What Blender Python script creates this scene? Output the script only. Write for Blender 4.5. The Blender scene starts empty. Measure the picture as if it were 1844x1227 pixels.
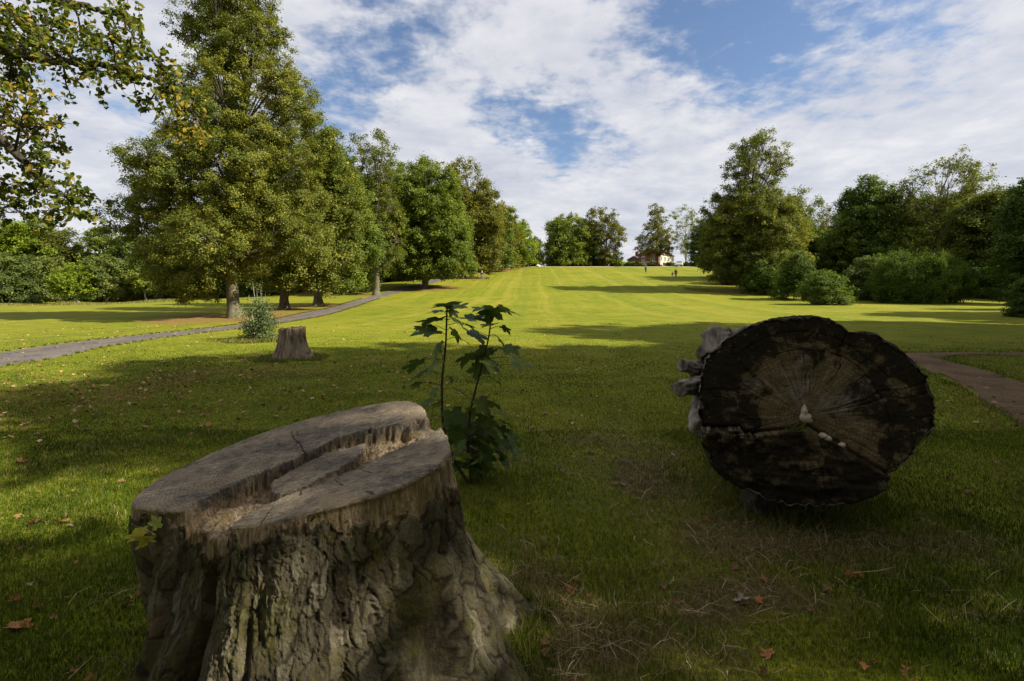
import bpy, bmesh, math, random
import numpy as np
from mathutils import Vector

# ------------------------------------------------------------------ camera, light, exposure
scene = bpy.context.scene
C = scene.collection
F, CX, HY, EYE = 900.0, 922.0, 530.0, 1.5        # focal length in photo pixels, centre column, eye-level row, eye height
cam_d = bpy.data.cameras.new('camera')
cam = bpy.data.objects.new('camera', cam_d)
C.objects.link(cam)
cam.location = (0, 0, EYE)
cam.rotation_euler = (math.radians(90), 0, 0)
cam_d.sensor_width = 36
cam_d.lens = F / 1844 * 36
cam_d.shift_y = -(613.5 - HY) / 1844
cam_d.clip_start = 0.05
cam_d.clip_end = 5000
scene.camera = cam

SUN_EL, SUN_AZ = math.radians(37), math.radians(-14)   # azimuth: angle of the sun from +X towards +Y
SUN_STRENGTH, SKY_STRENGTH, EXPOSURE = 5.0, 0.057, 1.12
sd = Vector((math.cos(SUN_EL) * math.cos(SUN_AZ), math.cos(SUN_EL) * math.sin(SUN_AZ), math.sin(SUN_EL)))
sun_d = bpy.data.lights.new('sun', 'SUN')
sun_d.energy = SUN_STRENGTH
sun_d.angle = math.radians(0.5)
sun_d.color = (1.0, 0.93, 0.80)
sun = bpy.data.objects.new('sun', sun_d)
C.objects.link(sun)
sun.rotation_euler = sd.to_track_quat('Z', 'Y').to_euler()

scene.view_settings.view_transform = 'Standard'
scene.view_settings.look = 'None'
scene.view_settings.exposure = EXPOSURE
scene.view_settings.gamma = 1
scene.cycles.max_bounces = 8
scene.cycles.diffuse_bounces = 4
scene.cycles.transmission_bounces = 4
scene.cycles.use_denoising = True


class NT:
    """small helper for node trees"""
    def __init__(s, tree):
        s.t = tree
        s.n = tree.nodes
        s.l = tree.links

    def node(s, kind, **kw):
        n = s.n.new(kind)
        for k, v in kw.items():
            if k.startswith('_'):
                setattr(n, k[1:], v)
            else:
                key = int(k[1:]) if k[0] == 'i' and k[1:].isdigit() else k.replace('_', ' ')
                s.put(n.inputs[key], v)
        return n

    def put(s, sock, v):
        if isinstance(v, bpy.types.NodeSocket):
            s.l.new(v, sock)
        else:
            sock.default_value = v

    def math(s, op, a, b=0.0, c=None, clamp=False):
        n = s.n.new('ShaderNodeMath')
        n.operation = op
        n.use_clamp = clamp
        s.put(n.inputs[0], a)
        s.put(n.inputs[1], b)
        if c is not None:
            s.put(n.inputs[2], c)
        return n.outputs[0]

    def vmath(s, op, a, b=(0, 0, 0), out=0):
        n = s.n.new('ShaderNodeVectorMath')
        n.operation = op
        s.put(n.inputs[0], a)
        s.put(n.inputs[1], b)
        return n.outputs[out]

    def noise(s, vec, scale, detail=4, rough=0.55, dist=0.0, col=False):
        n = s.n.new('ShaderNodeTexNoise')
        s.put(n.inputs['Vector'], vec)
        n.inputs['Scale'].default_value = scale
        n.inputs['Detail'].default_value = detail
        n.inputs['Roughness'].default_value = rough
        n.inputs['Distortion'].default_value = dist
        return n.outputs['Color' if col else 'Fac']

    def ramp(s, fac, stops, interp='LINEAR'):
        n = s.n.new('ShaderNodeValToRGB')
        n.color_ramp.interpolation = interp
        while len(n.color_ramp.elements) < len(stops):
            n.color_ramp.elements.new(0.5)
        for e, (p, c) in zip(n.color_ramp.elements, stops):
            e.position = p
            e.color = (*c, 1) if hasattr(c, '__len__') else (c, c, c, 1)
        s.put(n.inputs[0], fac)
        return n.outputs[0]

    def mix(s, fac, a, b, mode='MIX'):
        n = s.n.new('ShaderNodeMix')
        n.data_type = 'RGBA'
        n.blend_type = mode
        s.put(n.inputs[0], fac)
        s.put(n.inputs[6], (*a, 1) if isinstance(a, tuple) and len(a) == 3 else a)
        s.put(n.inputs[7], (*b, 1) if isinstance(b, tuple) and len(b) == 3 else b)
        return n.outputs[2]

    def sstep(s, x, a, b):
        n = s.n.new('ShaderNodeMapRange')
        n.interpolation_type = 'SMOOTHSTEP'
        s.put(n.inputs[0], x)
        n.inputs[1].default_value = a
        n.inputs[2].default_value = b
        return n.outputs[0]


# ------------------------------------------------------------------ sky
def pixdir(px, py):
    return Vector(((px - CX) / F, 1.0, (HY - py) / F)).normalized()


w = bpy.data.worlds.new('World')
scene.world = w
w.use_nodes = True
nt = NT(w.node_tree)
w.node_tree.nodes.clear()
out = nt.node('ShaderNodeOutputWorld')
bg = nt.node('ShaderNodeBackground')
bg.inputs[1].default_value = SKY_STRENGTH
sky = nt.node('ShaderNodeTexSky', _sky_type='NISHITA')
sky.sun_disc = False
sky.sun_elevation = SUN_EL
sky.sun_rotation = math.radians(90) - SUN_AZ
sky.air_density = 1.0
sky.dust_density = 0.9
sky.ozone_density = 1.6
tc = nt.node('ShaderNodeTexCoord')
d = tc.outputs['Generated']
sx = nt.node('ShaderNodeSeparateXYZ', i0=d)
zc = nt.math('ADD', nt.math('MAXIMUM', sx.outputs[2], 0.0), 0.16)
pr = nt.node('ShaderNodeCombineXYZ', i0=nt.math('DIVIDE', sx.outputs[0], zc), i1=nt.math('DIVIDE', sx.outputs[1], zc)).outputs[0]
big = nt.noise(pr, 0.9, 6, 0.55, 0.3)
cells = nt.noise(pr, 6.5, 5, 0.62, 0.15)
fine = nt.noise(pr, 17.0, 6, 0.6, 0.2)
dens = nt.math('ADD', nt.math('MULTIPLY', big, 0.9), nt.math('ADD', nt.math('MULTIPLY', cells, 0.62), nt.math('MULTIPLY', fine, 0.30)))
dens = nt.math('ADD', dens, -0.135)
# clear blue gaps between the cloud fields
for (px, py, wid, amt) in [(640, 110, 0.10, .30), (760, 50, 0.10, .34), (1060, 10, 0.13, .22), (1290, 55, 0.12, .36), (1400, 70, 0.10, .30), (1580, 15, 0.09, .20),
                           (960, 215, 0.09, .36), (1040, 245, 0.07, .26), (870, 190, 0.07, .22), (600, 215, .08, .2), (1180, 0, .10, .16), (1660, 0, .07, .12),
                           (150, 240, .12, .14), (560, 300, .1, .1), (1100, 350, .15, .08)]:
    dv = nt.vmath('DISTANCE', d, tuple(pixdir(px, py)), 1)
    g = nt.math('MULTIPLY', nt.math('SUBTRACT', 1.0, nt.sstep(dv, 0.0, wid * 1.7)), amt * .78)
    dens = nt.math('SUBTRACT', dens, g)
# thicker cloud low in the sky
dens = nt.math('ADD', dens, nt.math('MULTIPLY', nt.math('SUBTRACT', 1.0, nt.sstep(sx.outputs[2], 0.0, 0.35)), 0.12))
cover = nt.sstep(dens, 0.38, 0.68)
shade = nt.math('ADD', nt.math('MULTIPLY', nt.noise(pr, 2.2, 5, 0.6, 0.4), 0.7), nt.math('MULTIPLY', cells, 0.35))
ccol = nt.ramp(shade, [(0.32, (4.5, 4.75, 5.5)), (0.5, (5.7, 5.8, 6.3)), (0.68, (7.3, 7.2, 7.3))])
skyc = nt.mix(nt.math('MULTIPLY', cover, 0.93), nt.mix(1.0, sky.outputs[0], (1.08, 1.12, 1.20), 'MULTIPLY'), ccol)
nt.put(bg.inputs[0], skyc)
nt.l.new(bg.outputs[0], out.inputs[0])


# ------------------------------------------------------------------ numeric helpers
def _hash(ix, iy, iz):
    h = (ix * 374761393 + iy * 668265263 + iz * 2147483647 + 1013904223) & 0xFFFFFFFF
    h = ((h ^ (h >> 13)) * 1274126177) & 0xFFFFFFFF
    h = ((h ^ (h >> 16)) * 2246822519) & 0xFFFFFFFF
    return ((h ^ (h >> 15)) & 0xFFFFFF) / float(0xFFFFFF)


def vn(x, y, z=0.0):
    """value noise -1..1"""
    x, y, z = np.broadcast_arrays(np.asarray(x, float), np.asarray(y, float), np.asarray(z, float))
    ix, iy, iz = np.floor(x).astype(np.int64), np.floor(y).astype(np.int64), np.floor(z).astype(np.int64)
    fx, fy, fz = x - ix, y - iy, z - iz
    fx, fy, fz = [f * f * f * (f * (f * 6 - 15) + 10) for f in (fx, fy, fz)]
    r = 0
    for a in (0, 1):
        for b in (0, 1):
            for c in (0, 1):
                r = r + _hash(ix + a, iy + b, iz + c) * (fx if a else 1 - fx) * (fy if b else 1 - fy) * (fz if c else 1 - fz)
    return r * 2 - 1


def fbm(x, y, z=0.0, o=4, g=0.5):
    r, a, s = 0, 1.0, 1.0
    for i in range(o):
        r = r + a * vn(np.asarray(x) * s + 17.3 * i, np.asarray(y) * s - 9.1 * i, np.asarray(z) * s + 3.7 * i)
        a *= g
        s *= 2.03
    return r


def ss(x, a, b):
    t = np.clip((np.asarray(x, float) - a) / (b - a), 0, 1)
    return t * t * (3 - 2 * t)


_pd = np.arange(-60, 1200, 1.0)
_pz = np.interp(_pd, [-60, 24, 40, 55, 70, 90, 110, 140, 155, 175, 230, 500, 1200], [0, 0, .15, .6, 1.7, 3.8, 6.0, 9.3, 9.75, 9.9, 9.6, 6, 0])
_k = np.exp(-0.5 * (np.arange(-12, 13) / 4.0) ** 2)
_k /= _k.sum()
_pz = np.convolve(np.pad(_pz, 12, mode='edge'), _k, 'valid')


def terrain(x, y):
    x, y = np.asarray(x, float), np.asarray(y, float)
    h = np.interp(y, _pd, _pz)
    row = np.interp(y, [30, 45, 70, 80, 150, 200], [-17, -20, -19, -14, 6, 10])
    wl = ss(x, row - 38, row - 6)
    wr = 1 - 0.62 * ss(x, 34 + 0.1 * y, 75 + 0.15 * y)
    z = h * (0.06 + 0.94 * wl) * wr
    near = 1 - ss(np.hypot(x, y), 15, 60)
    z = z + 0.10 * vn(x * .11 + 4, y * .11) * ss(np.hypot(x, y), 4, 15) + (0.022 * vn(x * .9, y * .9, 5.5) + 0.012 * vn(x * 3.1, y * 3.1, 1.5)) * near
    return z


def tz(x, y):
    return float(terrain(x, y))


def at(px, py, dd):
    """point seen at photo pixel (px, py) and lying at forward distance dd"""
    return np.array([(px - CX) / F * dd, dd, EYE + (HY - py) / F * dd])


_dd = np.concatenate([np.arange(1.2, 20, .02), np.arange(20, 190, .1)])


def ground(px, py):
    """where the ground is seen at a photo pixel"""
    X = (px - CX) / F * _dd
    yy = HY - F * (terrain(X, _dd) - EYE) / _dd
    k = np.argmax(yy <= py)
    if yy[k] > py:
        k = np.argmin(yy)
    return float(X[k]), float(_dd[k])


def mesh_np(name, V, quads=None, tris=None, smooth=False, attrs=None):
    V = np.asarray(V, np.float32)
    me = bpy.data.meshes.new(name)
    nq = 0 if quads is None else len(quads)
    ntr = 0 if tris is None else len(tris)
    me.vertices.add(len(V))
    me.vertices.foreach_set('co', V.ravel())
    idx = []
    if nq:
        idx.append(np.asarray(quads, np.int32).ravel())
    if ntr:
        idx.append(np.asarray(tris, np.int32).ravel())
    idx = np.concatenate(idx)
    me.loops.add(len(idx))
    me.loops.foreach_set('vertex_index', idx)
    me.polygons.add(nq + ntr)
    st = np.concatenate([np.arange(nq) * 4, nq * 4 + np.arange(ntr) * 3]).astype(np.int32)
    me.polygons.foreach_set('loop_start', st)
    me.polygons.foreach_set('use_smooth', np.full(nq + ntr, smooth))
    me.update(calc_edges=True)
    me.validate()
    for k, (dom, a) in (attrs or {}).items():
        at_ = me.attributes.new(k, 'FLOAT', dom)
        at_.data.foreach_set('value', np.asarray(a, np.float32))
    return me


def link(name, me, mat=None, parent=None):
    o = bpy.data.objects.new(name, me)
    C.objects.link(o)
    if mat is not None and not me.materials:
        me.materials.append(mat)
    if parent is not None:
        o.parent = parent
    return o


def tag(o, label=None, cat=None, group=None, kind=None):
    if label:
        o['label'] = label
    if cat:
        o['category'] = cat
    if group:
        o['group'] = group
    if kind:
        o['kind'] = kind
    return o


def empty(name, loc, label, cat, group=None, rz=0.0):
    o = bpy.data.objects.new(name, None)
    C.objects.link(o)
    o.location = loc
    o.rotation_euler[2] = rz
    o.empty_display_size = 0.2
    return tag(o, label, cat, group)


def copy_tree(o, parent=None, skip=()):
    c = o.copy()
    C.objects.link(c)
    c.parent = parent
    for ch in o.children:
        if ch.name.split('.')[0] not in skip:
            copy_tree(ch, c)
    return c


class MB:
    """collects tubes, boxes and sheets into one mesh"""
    def __init__(s):
        s.v, s.q, s.t, s.n = [], [], [], 0

    def add(s, V, q=None, t=None):
        V = np.asarray(V, float)
        s.v.append(V)
        if q is not None and len(q):
            s.q.append(np.asarray(q) + s.n)
        if t is not None and len(t):
            s.t.append(np.asarray(t) + s.n)
        s.n += len(V)

    def tube(s, P, R, k=6, cap=True, wob=0.0, sq=(1, 1)):
        P = np.asarray(P, float)
        R = np.broadcast_to(np.asarray(R, float), (len(P),))
        T = np.gradient(P, axis=0)
        T /= np.linalg.norm(T, axis=1)[:, None] + 1e-9
        ref = np.array([0, 0, 1.0]) if abs(T[0][2]) < 0.8 else np.array([0, 1.0, 0])
        rings = []
        for i in range(len(P)):
            a = np.cross(T[i], ref)
            a /= np.linalg.norm(a) + 1e-9
            b = np.cross(T[i], a)
            th = np.arange(k) / k * 2 * math.pi
            rr = R[i] * (1 + (wob * vn(th * 1.3 + P[i][2] * 0, i * .35, P[0][0]) if wob else 0))
            rings.append(P[i] + (np.cos(th) * rr * sq[0])[:, None] * a + (np.sin(th) * rr * sq[1])[:, None] * b)
        V = np.concatenate(rings)
        i = np.arange(len(P) - 1)[:, None] * k
        j = np.arange(k)[None, :]
        j2 = (j + 1) % k
        q = np.stack([i + j, i + j2, i + k + j2, i + k + j], -1).reshape(-1, 4)
        t = []
        if cap:
            V = np.concatenate([V, P[:1], P[-1:]])
            n0 = len(V) - 2
            jj = np.arange(k)
            t = np.concatenate([np.stack([np.full(k, n0), (jj + 1) % k, jj], -1),
                                np.stack([np.full(k, n0 + 1), (len(P) - 1) * k + jj, (len(P) - 1) * k + (jj + 1) % k], -1)])
        s.add(V, q, t)
        return s

    def box(s, c, size, rz=0.0):
        c = np.asarray(c, float)
        h = np.asarray(size, float) / 2
        V = np.array([[x, y, z] for x in (-1, 1) for y in (-1, 1) for z in (-1, 1)], float) * h
        cs, sn = math.cos(rz), math.sin(rz)
        V = np.stack([V[:, 0] * cs - V[:, 1] * sn, V[:, 0] * sn + V[:, 1] * cs, V[:, 2]], -1) + c
        s.add(V, [[0, 1, 3, 2], [4, 6, 7, 5], [0, 4, 5, 1], [2, 3, 7, 6], [0, 2, 6, 4], [1, 5, 7, 3]])
        return s

    def poly_prism(s, P, a, b, axis=1):
        """polygon P (list of 2-D points) extruded from a to b along an axis"""
        n = len(P)
        V = []
        for t_ in (a, b):
            for (u, v_) in P:
                V.append({0: (t_, u, v_), 1: (u, t_, v_), 2: (u, v_, t_)}[axis])
        cu = [sum(p[0] for p in P) / n, sum(p[1] for p in P) / n]
        for t_ in (a, b):
            V.append({0: (t_, cu[0], cu[1]), 1: (cu[0], t_, cu[1]), 2: (cu[0], cu[1], t_)}[axis])
        q = [[i, (i + 1) % n, n + (i + 1) % n, n + i] for i in range(n)]
        t = [[2 * n, (i + 1) % n, i] for i in range(n)] + [[2 * n + 1, n + i, n + (i + 1) % n] for i in range(n)]
        s.add(V, q, t)
        return s

    def build(s, name, mat=None, parent=None, smooth=False):
        V = np.concatenate(s.v)
        me = mesh_np(name, V, np.concatenate(s.q) if s.q else None, np.concatenate(s.t) if s.t else None, smooth)
        return link(name, me, mat, parent)


# ------------------------------------------------------------------ materials
def new_mat(name):
    m = bpy.data.materials.new(name)
    m.use_nodes = True
    m.node_tree.nodes.clear()
    t = NT(m.node_tree)
    o = t.node('ShaderNodeOutputMaterial')
    return m, t, o


def principled(t, o, col, rough=0.8, bump=None, strength=0.5, dist=0.02, spec=0.3):
    p = t.node('ShaderNodeBsdfPrincipled')
    t.put(p.inputs['Base Color'], (*col, 1) if isinstance(col, tuple) and len(col) == 3 else col)
    t.put(p.inputs['Roughness'], rough)
    p.inputs['Specular IOR Level'].default_value = spec
    if bump is not None:
        b = t.node('ShaderNodeBump')
        b.inputs['Strength'].default_value = strength
        b.inputs['Distance'].default_value = dist
        t.put(b.inputs['Height'], bump)
        t.l.new(b.outputs[0], p.inputs['Normal'])
    t.l.new(p.outputs[0], o.inputs[0])
    return p


def simple_mat(name, col, rough=0.7, var=0.15, scale=3.0, spec=0.3):
    m, t, o = new_mat(name)
    tcn = t.node('ShaderNodeTexCoord').outputs['Object']
    n = t.noise(tcn, scale, 5)
    lo = tuple(c * (1 - var) for c in col)
    hi = tuple(min(1, c * (1 + var)) for c in col)
    principled(t, o, t.ramp(n, [(0.3, lo), (0.7, hi)]), rough, n, 0.2, 0.01, spec)
    return m


def leaf_mat(name, stops, trans=0.35):
    """stops: colours over the leaf's own tint 0..1"""
    m, t, o = new_mat(name)
    a = t.node('ShaderNodeAttribute', _attribute_name='tint').outputs['Fac']
    col = t.ramp(a, stops)
    p = t.node('ShaderNodeBsdfPrincipled', Base_Color=col, Roughness=0.6)
    p.inputs['Specular IOR Level'].default_value = 0.12
    tr = t.node('ShaderNodeBsdfTranslucent')
    t.put(tr.inputs[0], t.mix(1.0, col, (1.25, 1.25, 0.55), 'MULTIPLY'))
    mx = t.node('ShaderNodeMixShader', i0=trans, i1=p.outputs[0], i2=tr.outputs[0])
    t.l.new(mx.outputs[0], o.inputs[0])
    return m


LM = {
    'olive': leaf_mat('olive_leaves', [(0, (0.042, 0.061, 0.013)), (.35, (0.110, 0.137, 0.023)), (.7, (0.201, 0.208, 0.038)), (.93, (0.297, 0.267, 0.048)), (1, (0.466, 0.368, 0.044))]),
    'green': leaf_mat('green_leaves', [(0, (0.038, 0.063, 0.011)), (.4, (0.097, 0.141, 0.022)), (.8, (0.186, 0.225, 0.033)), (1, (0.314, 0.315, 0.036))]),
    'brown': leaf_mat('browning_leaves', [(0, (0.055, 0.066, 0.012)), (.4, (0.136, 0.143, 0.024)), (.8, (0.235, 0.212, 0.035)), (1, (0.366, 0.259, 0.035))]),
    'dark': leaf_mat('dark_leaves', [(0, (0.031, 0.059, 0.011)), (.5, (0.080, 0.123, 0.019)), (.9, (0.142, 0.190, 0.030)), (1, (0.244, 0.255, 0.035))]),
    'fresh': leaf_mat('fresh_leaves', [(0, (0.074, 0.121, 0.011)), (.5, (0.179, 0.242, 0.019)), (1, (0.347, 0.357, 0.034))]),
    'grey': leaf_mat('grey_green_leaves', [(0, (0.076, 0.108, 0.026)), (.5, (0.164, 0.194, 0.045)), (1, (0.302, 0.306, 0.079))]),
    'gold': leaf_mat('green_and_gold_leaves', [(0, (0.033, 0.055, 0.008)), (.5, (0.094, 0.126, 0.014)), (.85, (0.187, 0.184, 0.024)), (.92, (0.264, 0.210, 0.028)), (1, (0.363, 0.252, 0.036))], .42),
    'holly': leaf_mat('shrub_leaves', [(0, (.04, .07, .024)), (.6, (.10, .14, .045)), (1, (.21, .23, .09))], .2),
}


def bark_mat(name, dark, light, moss=None):
    m, t, o = new_mat(name)
    v = t.node('ShaderNodeTexCoord').outputs['Object']
    st = t.vmath('MULTIPLY', v, (1, 1, 0.28))
    n1 = t.noise(st, 9, 7, 0.65, 0.4)
    n2 = t.noise(v, 1.6, 4)
    n3 = t.noise(st, 30, 4, .6)
    h = t.math('ADD', n1, t.math('MULTIPLY', n3, .4))
    col = t.ramp(n1, [(0.34, dark), (0.62, light)])
    if moss:
        col = t.mix(t.math('MULTIPLY', t.sstep(n2, .42, .62), .7), col, moss)
    principled(t, o, col, 0.9, h, 0.9, 0.04, .15)
    return m


BARK = bark_mat('tree_bark', (.045, .038, .025), (.17, .145, .10), (.09, .095, .03))
BARK_DARK = bark_mat('dark_bark', (.02, .017, .012), (.07, .06, .042))
BARK_PALE = bark_mat('pale_bark', (.15, .13, .10), (.42, .38, .31))

# ------------------------------------------------------------------ paths: centre lines (x, y, half width)
def px_path(pts):
    r = []
    for (px, py, hw) in pts:
        x, y = ground(px, py)
        r.append((x, y, hw))
    return r


P_LEFT = [(-15.5, -14, 1.0), (-12.6, 2, 1.0), (-12.0, 7.5, 1.0)] + px_path([(0, 646, .98), (110, 628, .98), (215, 613, .98), (320, 601, .98), (420, 590, .98), (490, 580, .98), (545, 571, .98), (595, 559, .98), (640, 546, .98), (675, 536, .98), (705, 527, 1.15), (738, 518, 1.2)])
P_LEFT += [(-14, 92, 1.2), (-13.5, 104, 1.2), (-15, 120, 1.2)]
P_RIGHT = [(5.2, 1.5, .6), (5.9, 4.3, .6), (6.85, 6.3, .58), (7.9, 8.3, .55), (8.7, 10.0, .52), (9.3, 11.6, .5), (10.7, 12.25, .42), (13, 12.4, .32), (16, 12.3, .32), (22, 12.0, .35), (34, 10, .4)]
P_CREST = [(-30, 146, 1.0), (-5, 144.5, 1.0), (15, 143.5, 1.0), (40, 141.5, 1.0), (62, 138, 1.0), (90, 130, 1.0)]


def resample(P, step):
    P = np.array(P, float)
    # Catmull-Rom
    Q = []
    n = len(P)
    for i in range(n - 1):
        p0, p1, p2, p3 = P[max(i - 1, 0)], P[i], P[i + 1], P[min(i + 2, n - 1)]
        L = np.hypot(*(p2 - p1)[:2])
        k = max(2, int(L / step))
        for s_ in np.arange(k) / k:
            Q.append(0.5 * ((2 * p1) + (-p0 + p2) * s_ + (2 * p0 - 5 * p1 + 4 * p2 - p3) * s_ ** 2 + (-p0 + 3 * p1 - 3 * p2 + p3) * s_ ** 3))
    Q.append(P[-1])
    return np.array(Q)


PATHS = [resample(P_LEFT, .35), resample(P_RIGHT, .15), resample(P_CREST, 1.0)]


def path_dist(x, y, which=(0, 1, 2)):
    """distance outside the path edge (negative inside)"""
    x, y = np.asarray(x, float), np.asarray(y, float)
    sh = x.shape
    x, y = x.ravel(), y.ravel()
    best = np.full(len(x), 1e9)
    for w_ in which:
        Q = PATHS[w_][::2]
        lo, hi = Q[:, :2].min(0) - 3, Q[:, :2].max(0) + 3
        m = np.where((x > lo[0]) & (x < hi[0]) & (y > lo[1]) & (y < hi[1]))[0]
        for c in range(0, len(m), 20000):
            k = m[c:c + 20000]
            dd = np.hypot(x[k][:, None] - Q[:, 0], y[k][:, None] - Q[:, 1])
            j = dd.argmin(1)
            best[k] = np.minimum(best[k], dd[np.arange(len(k)), j] - Q[j, 2])
    return best.reshape(sh)


# ------------------------------------------------------------------ where the big things stand
ST_C = np.array([-0.80, 1.97])       # near stump
SAP = np.array([-0.31, 3.95])        # sycamore sapling
LOG_D = 3.1
LOG_AX = np.array([0.35, 1.0, -0.06])
LOG_AX /= np.linalg.norm(LOG_AX)
LOG_C = at(1470, 742, LOG_D)

# leaf fall lies under these trees (filled in below from the tree list)
TREES_XY = []


def straw_mask(x, y):
    m = .8 * np.exp(-(((x - 0.15) / .55) ** 2 + ((y - 2.15) / .75) ** 2))
    m = np.maximum(m, .75 * np.exp(-(((x + 1.2) / .75) ** 2 + ((y - 1.6) / .7) ** 2)))
    for (a, b, ra, rb, k) in [(1.55, 3.1, .75, .50, .9), (1.2, 4.2, .42, 1.3, .7), (1.2, 2.45, .55, .25, .8), (0.7, 2.1, .5, .3, .5), (2.6, 3.0, .6, .35, .5), (.9, 4.9, .7, .8, .5), (-.0, 4.6, .3, .3, .5), (2.1, 2.3, .3, .2, .5)]:
        m = np.maximum(m, k * np.exp(-(((x - a) / ra) ** 2 + ((y - b) / rb) ** 2)))
    return np.clip(m + 0.35 * fbm(x * 2.3, y * 2.3, 7.7, 3) * (m > .03) - .1, 0, 1)

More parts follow.
